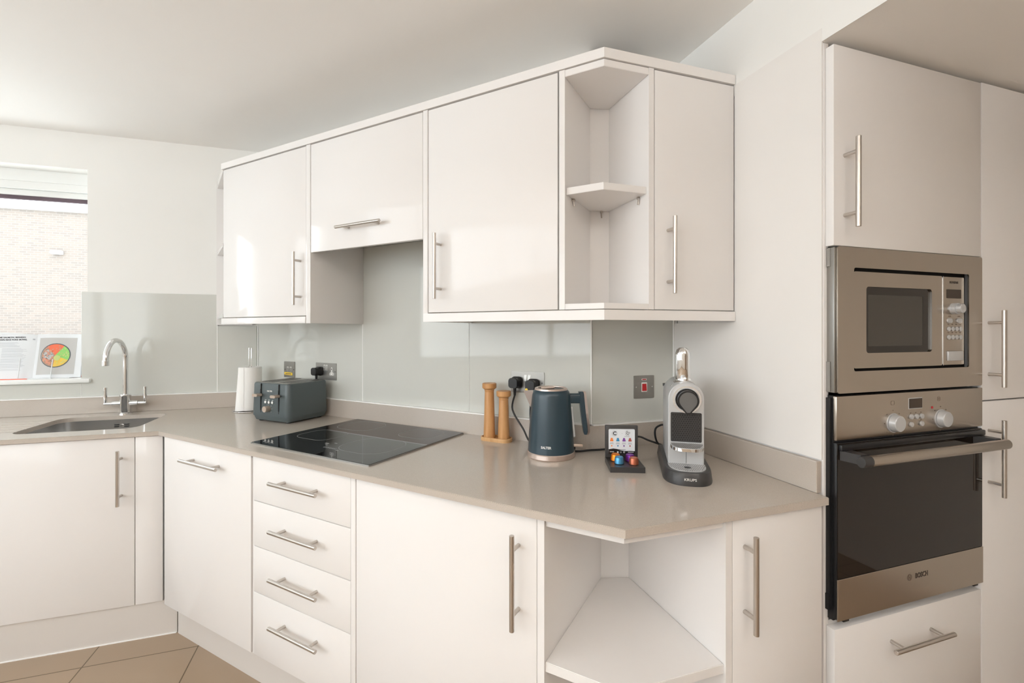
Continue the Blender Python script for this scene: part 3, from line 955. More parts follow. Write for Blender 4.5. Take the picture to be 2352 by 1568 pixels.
lg.box(cx - 0.0038, cx - 0.0026, -0.0047, -0.0042, cz - 0.0065, cz + 0.0065).box(cx + 0.0026, cx + 0.0038, -0.0047, -0.0042, cz - 0.0065, cz + 0.0065).box(cx - 0.0026, cx + 0.0026, -0.0047, -0.0042, cz - 0.0006, cz + 0.0006)
lg.build('emblem', 'mark_brown', dr_)

# ================================================================== HOB
t = fthing('induction_hob', 'black glass induction hob set on the worktop', 'hob', 'A', -1.354, 1.270, WT)
MB().prism(rrect(-0.301, 0.301, -0.254, 0.254, 0.006, 4), 0.0002, 0.0045).build('rim', 'plate', t)
MB().prism(rrect(-0.2985, 0.2985, -0.2515, 0.2515, 0.005, 4), 0.003, 0.0055).build('glass', 'black_glass', t)
def zone(cx, cy, w, h, r):
    k = 6
    o_ = rrect(cx - w / 2, cx + w / 2, cy - h / 2, cy + h / 2, r, k)
    i_ = rrect(cx - w / 2 + 0.0012, cx + w / 2 - 0.0012, cy - h / 2 + 0.0012, cy + h / 2 - 0.0012, r - 0.0012, k)
    MB().ring_prism(o_, i_, 0.0054, 0.0057).build('cooking_zone', 'mark_grey', t)
zone(-0.165, -0.045, 0.175, 0.150, 0.05)
zone(-0.160, 0.150, 0.190, 0.165, 0.06)
zone(0.135, -0.075, 0.215, 0.200, 0.075)
zone(0.165, 0.155, 0.165, 0.150, 0.05)
mk = MB()
for i, (x, y, w_, h_) in enumerate(((-0.045, -0.135, 0.018, 0.008), (-0.015, -0.118, 0.014, 0.006), (-0.025, -0.150, 0.012, 0.005), (0.07, -0.185, 0.012, 0.006))):
    mk.prism(rrect(x, x + w_, y, y + h_, 0.0024, 3), 0.0054, 0.0057)
o_ = rrect(-0.004, 0.060, -0.176, -0.166, 0.005, 4); i_ = rrect(-0.0032, 0.0592, -0.1752, -0.1668, 0.0042, 4)
mk.ring_prism(o_, i_, 0.0054, 0.0057)
for i in range(7):
    mk.box(0.001 + i * 0.008, 0.005 + i * 0.008, -0.1725, -0.1695, 0.0054, 0.0057)
for i in range(3):
    mk.prism([(-0.265 + i * 0.022 + 0.0045 * math.cos(a * PI / 6), -0.222 + 0.0045 * math.sin(a * PI / 6)) for a in range(12)], 0.0054, 0.0057)
mk.text('Schott Ceran', 0.012, Matrix.Translation((-0.225, -0.205, 0.0056)), 0.0001) if False else None
mk.build('printed_marks', 'mark_grey', t)

# ================================================================== SOCKETS
def plate(fr, x0, x1, z0, z1, y, name, label, cat):
    t = fthing(name, label, cat, fr, (x0 + x1) / 2, y, (z0 + z1) / 2)
    w2, h2 = (x1 - x0) / 2, (z1 - z0) / 2
    MB().prism(rrect(-w2, w2, -h2, h2, 0.0025, 3), 0, 0.0022, stand(0, -0.0002, 0)).build('plate', 'plate', t)
    return t, w2, h2


def outlet(t, cx, cz):
    MB().prism(rrect(cx - 0.0045, cx + 0.0045, cz - 0.004, cz + 0.021, 0.003, 3), 0, 0.0028, stand(0, -0.0002, 0)) \
        .prism(rrect(cx - 0.015, cx + 0.015, cz - 0.018, cz - 0.0055, 0.003, 3), 0, 0.0028, stand(0, -0.0002, 0)) \
        .prism([(cx - 0.0045, cz), (cx - 0.010, cz - 0.007), (cx + 0.010, cz - 0.007), (cx + 0.0045, cz)], 0, 0.0028, stand(0, -0.0002, 0)).build('outlet_insert', 'socket_white', t)
    MB().box(cx - 0.0018, cx + 0.0018, -0.0034, -0.0025, cz + 0.008, cz + 0.016).box(cx - 0.0115, cx - 0.0075, -0.0034, -0.0025, cz - 0.0135, cz - 0.010) \
        .box(cx + 0.0075, cx + 0.0115, -0.0034, -0.0025, cz - 0.0135, cz - 0.010).build('pin_hole', 'black', t)


def rocker(t, cx, cz, w=0.0065, h=0.0105, m='plate'):
    MB().prism(rrect(cx - w - 0.0012, cx + w + 0.0012, cz - h - 0.0012, cz + h + 0.0012, 0.0015, 2), 0, 0.0026, stand(0, -0.0002, 0)).build('switch_surround', 'socket_white', t)
    b = MB()
    b.prism([(-0.0026, cz - h), (-0.0055, cz - h), (-0.0026, cz + h)], cx - w, cx + w, Matrix(((0, 0, 1, 0), (1, 0, 0, 0), (0, 1, 0, 0), (0, 0, 0, 1))))
    b.build('rocker_switch', m, t)


def screws(t, w2, m='dark_grey'):
    for s in (-1, 1):
        MB().cyl((s * (w2 - 0.009), -0.002, 0), (s * (w2 - 0.009), -0.003, 0), 0.0026, 12).build('screw', m, t)


GY = AW - 0.0068
t, w2, h2 = plate('A', -2.228, -2.1392, 1.025, 1.1085, GY, 'fused_switch', 'small steel twin switch plate with a yellow sticker, above the toaster', 'switch')
rocker(t, -0.013, 0.002); rocker(t, 0.011, 0.002)
screws(t, w2)
MB().prism([(-0.040, -0.028), (0.024, -0.030), (0.026, -0.022), (0.022, -0.016), (-0.040, -0.0145)], 0, 0.0006, stand(0, -0.0026, 0)).build('sticker', 'yellow', t)
MB().text('POWER SUPPLY', 0.0075, stand(-0.008, -0.0034, -0.0222), 0.0002, width=0.046).build('lettering', 'mark_dark', t) if False else MB().box(-0.031, 0.015, -0.0037, -0.0031, -0.0245, -0.0205).build('printed_marks', 'mark_brown', t)
t, w2, h2 = plate('A', -1.977, -1.828, 1.0275, 1.1105, GY, 'double_socket', 'steel double socket right of the toaster with one plug in', 'socket')
rocker(t, -0.010, 0.018, 0.0052, 0.0125); rocker(t, 0.006, 0.018, 0.0052, 0.0125)
outlet(t, 0.042, 0.0); outlet(t, -0.043, 0.0)
screws(t, w2)
t, w2, h2 = plate('A', -0.8541, -0.7136, 1.0352, 1.1150, GY, 'double_socket', 'steel double socket behind the kettle with two black plugs', 'socket')
rocker(t, -0.008, 0.016, 0.0052, 0.0115); rocker(t, 0.008, 0.016, 0.0052, 0.0115)
screws(t, w2)
t, w2, h2 = plate('W', 0.9459, 1.0318, 1.0225, 1.1062, CD[1] - 0.0065, 'cooker_switch', 'steel cooker switch plate with a red rocker left of the coffee machine', 'switch')
MB().prism(rrect(-0.0115, 0.0125, -0.018, 0.0165, 0.0025, 3), 0, 0.0026, stand(0, -0.0002, 0)).build('switch_surround', 'socket_white', t)
b = MB()
b.prism([(-0.0026, -0.0145), (-0.0055, -0.0145), (-0.0026, 0.0135)], -0.0085, 0.0095, Matrix(((0, 0, 1, 0), (1, 0, 0, 0), (0, 1, 0, 0), (0, 0, 0, 1))))
b.build('rocker_switch', 'red', t)
MB().prism(rrect(-0.011, 0.011, 0.0245, 0.0305, 0.0025, 3), 0, 0.0026, stand(0, -0.0002, 0)).build('neon_surround', 'socket_white', t)
MB().prism(rrect(-0.0085, 0.0085, 0.0258, 0.0292, 0.0015, 3), 0, 0.0008, stand(0, -0.0027, 0)).build('neon_lens', 'red', t)
screws(t, w2, 'chrome')


def plug(fr, x, y, z, label, dots=False):
    """UK plug with its back to the wall at y"""
    t = fthing('plug', label, 'plug', fr, x, y, z)
    b = MB()
    prof = rrect(-0.023, 0.023, -0.021, 0.024, 0.013, 5)
    n = len(prof)
    layers = []
    for yy, sc_ in ((-0.001, 0.93), (-0.006, 1.0), (-0.014, 0.88), (-0.018, 0.80), (-0.034, 0.86), (-0.038, 0.78)):
        layers.append([b.bm.verts.new((p[0] * sc_, yy, p[1] * sc_)) for p in prof])
    for a, c in zip(layers, layers[1:]):
        for i in range(n):
            b.bm.faces.new((a[i], a[(i + 1) % n], c[(i + 1) % n], c[i]))
    b.bm.faces.new(layers[0][::-1])
    b.bm.faces.new(layers[-1])
    b.build('plug_body', 'black', t)
    MB().cyl((0, -0.020, -0.016), (0, -0.020, -0.046), 0.0066, 14, r2=0.0045).build('strain_relief', 'black', t)
    if dots:
        MB().cyl((-0.012, -0.036, -0.014), (-0.012, -0.0395, -0.014), 0.0055, 14).build('brass_dot', 'yellow', t)
    return t


plug('A', -1.945, GY - 0.0045, 1.067, 'black plug in the double socket by the toaster')
plug('A', -0.8265, GY - 0.0035, 1.0715, 'left black plug in the socket behind the kettle')
plug('A', -0.7555, GY - 0.0035, 1.0665, 'right black plug behind the kettle with a brass coloured dot', True)

# ================================================================== TOASTER
TA = math.radians(43)
p0 = Vector((-0.302, 2.222)); u1 = Vector((math.cos(TA), -math.sin(TA))); u2 = Vector((math.sin(TA), math.cos(TA)))
tw_, tl_ = 0.246, 0.229
c = p0 - u1 * tw_ / 2
t = thing('toaster', 'slate grey four-slice toaster with champagne levers', 'toaster', (c.x, c.y, WT), -TA)
b = MB()
lay = []
for z, ins in ((0.0045, 0.018), (0.008, 0.010), (0.022, 0.004), (0.027, 0.003), (0.0272, 0.0), (0.031, -0.001), (0.168, 0.0035), (0.175, 0.006), (0.177, 0.010)):
    lay.append([b.bm.verts.new((p[0], p[1], z)) for p in rrect(-tw_ / 2 + ins, tw_ / 2 - ins, ins, tl_ - ins, 0.026 - min(ins, 0.012), 7)])
for a, c_ in zip(lay, lay[1:]):
    for i in range(len(a)):
        j = (i + 1) % len(a)
        b.bm.faces.new((a[i], a[j], c_[j], c_[i]))
b.bm.faces.new(lay[0][::-1]); b.bm.faces.new(lay[-1])
tb = b.build('body', 'toaster', t)
MB().prism(rrect(-tw_ / 2 + 0.012, tw_ / 2 - 0.012, 0.012, tl_ - 0.012, 0.018, 6), 0.1768, 0.1785).build('top_plate', 'plate', t)
for sx in (-0.082, -0.036, 0.036, 0.082):
    MB().box(sx - 0.0125, sx + 0.0125, 0.035, tl_ - 0.035, 0.1783, 0.1792).build('toast_slot', 'black', t)
    MB().box(sx - 0.0005, sx + 0.0005, 0.035, tl_ - 0.035, 0.179, 0.1797).build('slot_guard', 'nickel', t)
for sx in (-0.055, 0.062):
    MB().box(sx - 0.0022, sx + 0.0022, -0.0022, 0.004, 0.054, 0.150).build('lever_slot', 'black', t)
    MB().box(sx - 0.0018, sx + 0.0018, -0.0006, 0.004, 0.034, 0.174).build('lever_groove', 'dark_gap', t)
    b = MB()
    b.prism(rrect(-0.0165, 0.0165, -0.0062, 0.0062, 0.006, 5), 0, 0.026, stand(sx - 0.000, -0.006, 0.124))
    b.box(sx - 0.002, sx + 0.002, -0.008, 0.002, 0.120, 0.128)
    b.build('lever', 'champagne', t)
for i in range(3):
    MB().cyl((-0.024 + i * 0.0225 + 0.001, 0, 0.092), (-0.023 + i * 0.0225, -0.003, 0.092), 0.0062, 18, cap_bev=0.0005).build('button', 'mark_white', t)
k = MB().cyl((-0.003, 0.002, 0.063), (-0.003, -0.024, 0.063), 0.0135, 28, cap_bev=0.001).build('knob', 'champagne', t)
mk = MB().text('SALTER', 0.0095, stand(0.004, -0.0008, 0.142), 0.0003, bold=0.0002, width=0.034)
for i in range(3):
    mk.box(-0.028 + i * 0.0225, -0.018 + i * 0.0225, -0.0006, 0.001, 0.1015, 0.103)
for a in range(-40, 221, 40):
    x, z = -0.003 + 0.021 * math.cos(math.radians(a)), 0.063 + 0.021 * math.sin(math.radians(a))
    mk.box(x - 0.0009, x + 0.0009, -0.0008, 0.001, z - 0.0009, z + 0.0009)
mk.build('lettering', 'mark_white', t)
for sx in (-tw_ / 2 + 0.035, 0.0, tw_ / 2 - 0.035):
    for sy in (0.03, tl_ - 0.03):
        if sx == 0.0:
            continue
        MB().cyl((sx, sy, 0.0), (sx, sy, 0.006), 0.011, 16).build('foot', 'black', t)

# ================================================================== PAPER TOWEL
t = thing('paper_towel_holder', 'chrome wire paper towel holder in the worktop corner', 'holder', (-0.545, 2.69, WT))
pts = [(0.08 * math.cos(2 * PI * k / 32), 0.08 * math.sin(2 * PI * k / 32), 0.0032) for k in range(33)]
MB().tube(pts, 0.0026, 8, smooth=False).build('base_ring', 'chrome', t)
pts = [(-0.08, 0, 0.0035), (-0.02, 0, 0.0035), (-0.006, 0, 0.01), (-0.0055, 0, 0.10), (-0.0055, 0, 0.306), (-0.0036, 0, 0.317), (0.0, 0, 0.321), (0.0036, 0, 0.317), (0.0055, 0, 0.306), (0.0055, 0, 0.10), (0.006, 0, 0.01), (0.02, 0, 0.0035), (0.08, 0, 0.0035)]
MB().tube(pts, 0.0024, 8, sub=5).build('post', 'chrome', t)
t = thing('paper_towel_roll', 'white kitchen paper roll with a loose outer sheet on the holder', 'paper towel', (-0.545, 2.69, WT + 0.0065))
b = MB()
prof = [(0.020, 0.0), (0.053, 0.0), (0.054, 0.003), (0.053, 0.217), (0.0515, 0.220), (0.020, 0.220), (0.020, 0.0)]
b.lathe(prof, 44)
b.build('roll', 'paper', t)
def sheet(u, v):
    a = math.radians(250 - 130 * u)
    r = 0.0545 + 0.012 * max(0, 1 - v * 1.1) * math.sin(PI * min(1, u * 1.2)) + 0.004 * u * (1 - v)
    return Vector((r * math.cos(a), r * math.sin(a), 0.001 + 0.217 * v - 0.004 * math.sin(PI * u) * (1 - v)))
MB().grid(sheet, 20, 10).build('loose_sheet', 'paper', t)

# ================================================================== SALT AND PEPPER MILLS ON TRAY
t = fthing('mill_tray', 'small oblong bamboo tray under the two mills', 'tray', 'A', -0.884, 1.492, WT)
b = MB().prism(rrect(-0.062, 0.062, -0.029, 0.029, 0.024, 7), 0, 0.005)
b.ring_prism(rrect(-0.062, 0.062, -0.029, 0.029, 0.024, 7), rrect(-0.0575, 0.0575, -0.0245, 0.0245, 0.0195, 7), 0.004, 0.014)
b.build('tray_body', 'wood_light', t)


def mill(x, y, h, seg, label):
    t = fthing('pepper_mill', label, 'mill', 'A', x, y, WT + 0.0052)
    s_ = 1.0
    MB().lathe([(0, 0), (0.0225, 0), (0.0222, 0.004), (0.0175, h - 0.034), (0.0172, h - 0.0325), (0.0182, h - 0.031), (0.0185, h - 0.0265), (0.0178, h - 0.025), (0, h - 0.025)], seg).build('body', 'wood', t)
    MB().lathe([(0, h - 0.0245), (0.0190, h - 0.0245), (0.0262, h - 0.0185), (0.0272, h - 0.017), (0.0272, h - 0.002), (0.0256, h), (0, h)], 36).build('cap', 'wood', t)


mill(-0.9155, 1.492, 0.210, 36, 'tall wooden pepper mill on the left of the bamboo tray')
mill(-0.8525, 1.492, 0.184, 12, 'shorter wooden salt mill with a faceted body on the right of the tray')

# ================================================================== KETTLE
KY = math.radians(-18.2568)
kc = Vector((0.601, 1.4075, WT))
t = thing('kettle', 'navy blue electric kettle with copper trim standing by the mills', 'kettle', kc, KY)
MB().lathe([(0, 0), (0.0765, 0), (0.079, 0.003), (0.0785, 0.016), (0.0765, 0.0185), (0, 0.0185)], 56).build('base_ring', 'copper', t)
MB().lathe([(0, 0.0188), (0.0765, 0.0188), (0.0762, 0.024), (0.0735, 0.08), (0.0685, 0.14), (0.0640, 0.190), (0.0625, 0.205), (0.0600, 0.214), (0.0550, 0.2195), (0, 0.2195)], 64).build('body', 'kettle', t)
MB().lathe([(0.0505, 0.2190), (0.0545, 0.2195), (0.0540, 0.2245), (0.0500, 0.2265), (0.0440, 0.2255), (0.0430, 0.2200), (0.0505, 0.2190)], 56).build('rim', 'copper', t)
MB().lathe([(0, 0.219), (0.0432, 0.219), (0.0425, 0.2235), (0.030, 0.2215), (0, 0.2215)], 48).build('lid', 'black', t)
lb = MB()
lb.box(-0.022, 0.024, -0.0085, 0.0085, 0.222, 0.2285, 0.0028, 3, Matrix.Rotation(math.radians(-3), 4, 'Y'))
lb.build('lid_tab', 'copper', t)
# spout: wedge lip on the left/rear
sp = MB()
ang_s = math.radians(168)
def spoutv(d, w_, z):
    return Vector((d * math.cos(ang_s) - w_ * math.sin(ang_s), d * math.sin(ang_s) + w_ * math.cos(ang_s), z))
vs = [sp.bm.verts.new(spoutv(*a)) for a in ((0.056, -0.022, 0.213), (0.056, 0.022, 0.213), (0.094, 0.0, 0.214), (0.0665, -0.010, 0.165), (0.0665, 0.010, 0.165), (0.069, 0.0, 0.158))]
for f in ((0, 1, 2), (0, 2, 5, 3), (1, 4, 5, 2), (0, 3, 4, 1), (3, 5, 4)):
    sp.bm.faces.new([vs[i] for i in f])
sp.build('spout', 'copper', t)
hd = MB()
hd.box(0.054, 0.100, -0.012, 0.012, 0.174, 0.2065, 0.006, 3)
hk = hd.build('handle_arm', 'kettle', t)
# grip as a bent slab
g = MB()
rows = [(0.092, 0.1065, 0.2125), (0.0915, 0.1085, 0.205), (0.094, 0.1105, 0.180), (0.0985, 0.1145, 0.140), (0.104, 0.1195, 0.100), (0.1075, 0.1205, 0.078), (0.110, 0.118, 0.071)]
L_ = []
for xa, xb, z in rows:
    L_.append([g.bm.verts.new(v) for v in ((xa, -0.012, z), (xb, -0.012, z), (xb, 0.012, z), (xa, 0.012, z))])
for a, c_ in zip(L_, L_[1:]):
    for i in range(4):
        j = (i + 1) % 4
        g.bm.faces.new((a[i], a[j], c_[j], c_[i]))
g.bm.faces.new(L_[0]); g.bm.faces.new(L_[-1][::-1])
bmesh.ops.bevel(g.bm, geom=[e for e in g.bm.edges if abs(e.verts[0].co.y - e.verts[1].co.y) < 1e-5], offset=0.003, segments=3, affect='EDGES')
g.build('handle_grip', 'kettle', t)
g = MB()
L_ = []
for xa, xb, z in [(0.1055, 0.1135, 0.2135), (0.1080, 0.1165, 0.205), (0.1102, 0.1187, 0.180), (0.1142, 0.1227, 0.140), (0.1192, 0.1277, 0.100), (0.1202, 0.1277, 0.080), (0.1178, 0.1240, 0.071)]:
    L_.append([g.bm.verts.new(v) for v in ((xa, -0.0125, z), (xb, -0.0090, z), (xb, 0.0090, z), (xa, 0.0125, z))])
for a, c_ in zip(L_, L_[1:]):
    for i in range(4):
        j = (i + 1) % 4
        g.bm.faces.new((a[i], a[j], c_[j], c_[i]))
g.bm.faces.new(L_[0]); g.bm.faces.new(L_[-1][::-1])
g.build('handle_trim', 'copper', t)
g = MB().cyl((0.0655, -0.006, 0.165), (0.0755, -0.006, 0.062), 0.0050, 16, cap_bev=0.003)
g.build('water_gauge', 'clear', t)
MB().box(0.070, 0.103, -0.010, 0.010, 0.0335, 0.042, 0.0015, 2, Matrix.Rotation(math.radians(2), 4, 'Y')).build('switch_lever', 'champagne', t)
MB().box(0.0735, 0.080, -0.009, 0.009, 0.022, 0.034).build('lever_recess', 'black', t)
# lettering wrapped on the body front-left
g = MB().text('SALTER', 0.0105, Matrix.Identity(4), 0.0, bold=0.0003, width=0.034)
for v in g.bm.verts:
    a = -PI / 2 - 0.30 + v.co.x / 0.0755
    z = 0.043 + v.co.y
    r = 0.0768 - (z - 0.02) * 0.050
    v.co = Vector((r * math.cos(a), r * math.sin(a), z))
g.build('lettering', 'mark_white', t)

# ---------------------------------------------------------------- cords
k = frame_pos('A', -0.8265, GY - 0.024, 1.027)
k2 = frame_pos('A', -0.822, 1.505, 0.975); k3 = frame_pos('A', -0.775, 1.500, 0.91); k4 = frame_pos('A', -0.735, 1.49, 0.864)
o = MB().tube([k, k2, k3, k4, frame_pos('A', -0.66, 1.500, 0.8600), (0.690, 1.4235, 0.8600), (0.755, 1.4145, 0.8598), (0.8155, 1.4120, 0.8600), (0.868, 1.402, 0.880), (0.921, 1.388, 0.900), (0.952, 1.366, 0.889), (0.982, 1.340, 0.878), (0.985, 1.334, 0.872), (0.966, 1.338, 0.888), (0.957, 1.338, 0.915), (0.959, 1.337, 0.936), (0.966, 1.325, 0.948), (0.972, 1.312, 0.953), (0.978, 1.295, 0.950)], 0.0034, 10).build('power_cord', 'black')
tag(o, 'black power cord running from the left plug behind the kettle to the coffee machine', 'cord')
k = frame_pos('A', -0.7555, GY - 0.024, 1.022)
o = MB().tube([k, frame_pos('A', -0.750, 1.508, 0.97), frame_pos('A', -0.742, 1.507, 0.90), frame_pos('A', -0.725, 1.515, 0.868), frame_pos('A', -0.700, 1.518, 0.8602), frame_pos('A', -0.640, 1.522, 0.8600)], 0.0032, 10).build('power_cord', 'black')
tag(o, 'short black cord hanging behind the kettle from the right plug', 'cord')
k = frame_pos('A', -1.945, GY - 0.0245, 1.022)
o = MB().tube([k, frame_pos('A', -1.945, 1.518, 0.97), frame_pos('A', -1.945, 1.524, 0.90), frame_pos('A', -1.955, 1.526, 0.868), frame_pos('A', -1.98, 1.527, 0.8600), frame_pos('A', -2.02, 1.527, 0.8600)], 0.0032, 10).build('power_cord', 'black')
tag(o, 'black toaster cord hanging from its plug behind the toaster', 'cord')

# ================================================================== CAPSULE DISPLAY BOX
CY = math.radians(-21.5)
t = thing('capsule_display_box', 'black presentation box with an upright card standing before the coffee machine', 'display box', (0.7395, 1.1635, WT), CY)
b = MB()
# tray with four round wells: top plate built as solid with dark discs sunk
b.box(-0.0505, 0.0505, 0.0, 0.112, 0, 0.0165, 0.0008, 1)
b.build('tray', 'dark_grey', t)
MB().box(-0.0505, 0.0505, 0.100, 0.1115, 0.0168, 0.118, 0.0025, 2).build('backboard', 'dark_grey', t)
b = MB()
b.prism(rrect(-0.0405, 0.0405, 0.030, 0.107, 0.004, 4), 0, 0.0012, stand(0, 0.0998, 0))
cd = b.build('card', 'book_paper', t)
wv = [(-0.0405, 0.030), (0.0405, 0.030), (0.0405, 0.0385), (0.025, 0.039), (0.010, 0.0385), (-0.003, 0.0405), (-0.014, 0.0445), (-0.026, 0.046), (-0.0405, 0.0435)]
MB().prism(wv, 0, 0.0005, stand(0, 0.0985, 0)).build('card_wave', 'black', cd)
def cring(b, cx, cz, r, w_, y):
    a_ = [(cx + r * math.cos(k * PI / 10), cz + r * math.sin(k * PI / 10)) for k in range(20)]
    b_ = [(cx + (r - w_) * math.cos(k * PI / 10), cz + (r - w_) * math.sin(k * PI / 10)) for k in range(20)]
    b.ring_prism(a_, b_, 0, 0.0003, stand(0, y, 0))
mk = MB()
cring(mk, -0.022, 0.093, 0.0082, 0.0005, 0.0984)
mk.text('C', 0.015, stand(-0.022, 0.0984, 0.0928), 0.0002, bold=0.0006)
# small floral crest sketched as overlapping rings
for (x, z, r) in ((0.0150, 0.0905, 0.0030), (0.0190, 0.0945, 0.0035), (0.0145, 0.0965, 0.0025), (0.0205, 0.0895, 0.0022), (0.0165, 0.1000, 0.0022), (0.0235, 0.0955, 0.0025)):
    cring(mk, x, z, r, 0.0007, 0.0984)
mk.box(0.008, 0.024, 0.0980, 0.0984, 0.0838, 0.0845).box(0.000, 0.002, 0.0980, 0.0984, 0.093, 0.0935)
for x in (-0.031, -0.012, 0.007, 0.0255):
    mk.box(x - 0.005, x + 0.005, 0.0980, 0.0984, 0.0635, 0.0641)
    mk.box(x - 0.006, x + 0.006, 0.0980, 0.0984, 0.0605, 0.0611)
mk.box(-0.012, 0.010, 0.0980, 0.0984, 0.0425, 0.0435, mtx=Matrix.Rotation(math.radians(3), 4, 'Y'))
mk.build('printed_marks', 'ink', cd)
mk = MB().box(-0.037, -0.024, 0.0975, 0.0979, 0.0350, 0.0368).box(0.019, 0.037, 0.0975, 0.0979, 0.0345, 0.0360)
mk.box(-0.0145, -0.0100, 0.0975, 0.0979, 0.0325, 0.0375)
cring(mk, -0.003, 0.0345, 0.0023, 0.0007, 0.0979)
cring(mk, 0.0070, 0.0348, 0.0026, 0.0010, 0.0979)
mk.build('printed_marks', 'mark_white', cd)
cols = ('cap_orange', 'cap_blue', 'cap_purple', 'cap_copper')
for x, mname in zip((-0.031, -0.012, 0.007, 0.0255), cols):
    m2 = mname + '_ink'
    if m2 not in M:
        c3 = {'cap_orange': (0.85, 0.24, 0.05), 'cap_blue': (0.05, 0.25, 0.45), 'cap_purple': (0.20, 0.07, 0.32), 'cap_copper': (0.42, 0.10, 0.08)}[mname]
        M[m2] = mat(m2, c3, 0.5)
    b = MB().prism([(x - 0.0048, 0.0685), (x + 0.0048, 0.0685), (x + 0.0050, 0.0715), (x + 0.0036, 0.0745), (x + 0.0030, 0.0780), (x + 0.0015, 0.0793), (x - 0.0015, 0.0793), (x - 0.0030, 0.0780), (x - 0.0036, 0.0745), (x - 0.0050, 0.0715)], 0, 0.0004, stand(0, 0.0984, 0))
    b.prism([(x + 0.0022 * math.cos(q * PI / 5), 0.0545 + 0.0024 * math.sin(q * PI / 5)) for q in range(10)], 0, 0.0004, stand(0, 0.0984, 0))
    b.build('printed_capsule', m2, cd)
wl = []
CAPS = [(-0.024, 0.070, 'orange', 'cap_orange', 'back left'), (-0.0185, 0.038, 'blue', 'cap_blue', ''), (0.019, 0.066, 'purple', 'cap_purple', ''), (0.0235, 0.032, 'copper red', 'cap_copper', '')]
for x, y, _, _, _ in CAPS:
    MB().cyl((x, y + 0.001, 0.0166), (x, y + 0.001, 0.0170), 0.0160, 28).build('capsule_well', 'black', t)
MB().prism([(0.002 + 0.013 * math.cos(PI + k * PI / 10), 0.0 + 0.0 - 0.006 * math.sin(PI + k * PI / 10) * -1 + 0.0075) for k in range(11)], 0.0165, 0.0168).build('thumb_notch', 'black', t)
capm = {}
where = {'orange': 'orange coffee capsule at the back left of the black box', 'blue': 'blue coffee capsule at the front left of the black box',
         'purple': 'purple coffee capsule at the back right of the black box', 'copper red': 'copper red coffee capsule at the front right of the black box'}
R_ = Matrix.Rotation(CY, 4, 'Z')
for x, y, cn, mn, _ in CAPS:
    wp = Vector((0.7395, 1.1635, WT + 0.0172)) + (R_ @ Vector((x, y, 0)))
    c_ = thing('coffee_capsule', where[cn], 'capsule', wp, CY, 'coffee capsules in the display box')
    MB().lathe([(0, 0), (0.0132, 0), (0.0142, 0.0012), (0.0136, 0.012), (0.0125, 0.0182), (0.0102, 0.0205), (0.0094, 0.0197), (0.004, 0.0196), (0, 0.0190)], 32).build('capsule_body', mn, c_)

# ================================================================== COFFEE MACHINE
CM = math.radians(-32.6)
t = thing('coffee_machine', 'silver capsule coffee machine with chrome lever raised, near the end of the worktop', 'coffee machine', (0.8293, 1.0119, WT), CM)
SH = 0.0035
def basepts(w_, fr_, bk):
    p = []
    n_ = 20
    for k_ in range(n_ + 1):
        a = PI + PI * k_ / n_
        p.append((SH + w_ * math.cos(a), fr_ + 0.085 + 0.085 * math.sin(a) * (1 - fr_ / 0.085 if fr_ else 1)))
    p += [(SH + w_, bk), (SH - w_, bk)]
    return p
b = MB()
lay = []
for z, w_, fr_, bk in ((0, 0.0650, 0.0, 0.320), (0.004, 0.0660, 0.0, 0.320), (0.032, 0.0620, 0.004, 0.312), (0.0345, 0.0600, 0.006, 0.310)):
    pts = []
    n_ = 24
    for k_ in range(n_ + 1):
        a = PI + PI * k_ / n_
        pts.append((SH + w_ * math.copysign(abs(math.cos(a)) ** 0.75, math.cos(a)), 0.085 + (0.085 - fr_) * -(abs(math.sin(a)) ** 0.75)))
    pts += [(SH + w_, bk), (SH - w_, bk)]
    lay.append([b.bm.verts.new((p[0], p[1], z)) for p in pts])
for a, c_ in zip(lay, lay[1:]):
    for i in range(len(a)):
        j = (i + 1) % len(a)
        b.bm.faces.new((a[i], a[j], c_[j], c_[i]))
b.bm.faces.new(lay[0][::-1]); b.bm.faces.new(lay[-1])
b.build('base', 'dark_grey', t)
MB().text('KRUPS', 0.0098, Matrix.Translation((SH + 0.001, 0.0012, 0.017)) @ UP @ Matrix.Rotation(0, 4, 'X'), 0.0006, bold=0.0, width=0.031).build('lettering', 'mark_white', t)
# perforated drip grid on the base
def grid_plate(name, z, yfront, yback, half, parent):
    pts = []
    for k_ in range(17):
        a = PI + PI * k_ / 16
        pts.append((SH + half * math.copysign(abs(math.cos(a)) ** 0.7, math.cos(a)), yback - (yback - yfront) * abs(math.sin(a)) ** 0.7))
    pts.append((SH + half, yback + 0.002)); pts.append((SH - half, yback + 0.002))
    pl = MB().prism(pts, z, z + 0.0015).build(name, 'silver', parent)
    h = MB()
    nx = 18
    for i in range(nx):
        for j in range(9):
            x = SH - half + (i + 0.5) * 2 * half / nx + (0.0012 if j % 2 else -0.0008)
            y = yfront + (j + 0.5) * (yback - yfront) / 9
            u = (x - SH) / half
            yy = yback - (yback - yfront) * (max(0, 1 - abs(u) ** 2.6)) ** 0.5
            if y > yy + 0.003:
                h.box(x - 0.0016, x + 0.0012, y - 0.0014, y + 0.0012, z + 0.0014, z + 0.0017, mtx=None)
    h.build('perforation', 'dark_grey', pl)
    return pl
grid_plate('drip_grid', 0.0343, 0.016, 0.090, 0.050, t)
MB().lathe([(0, 0), (0.0095, 0), (0, 0.0004)], 20, Matrix.Translation((SH, 0.052, 0.0360))).build('drain_hole', 'black', t)
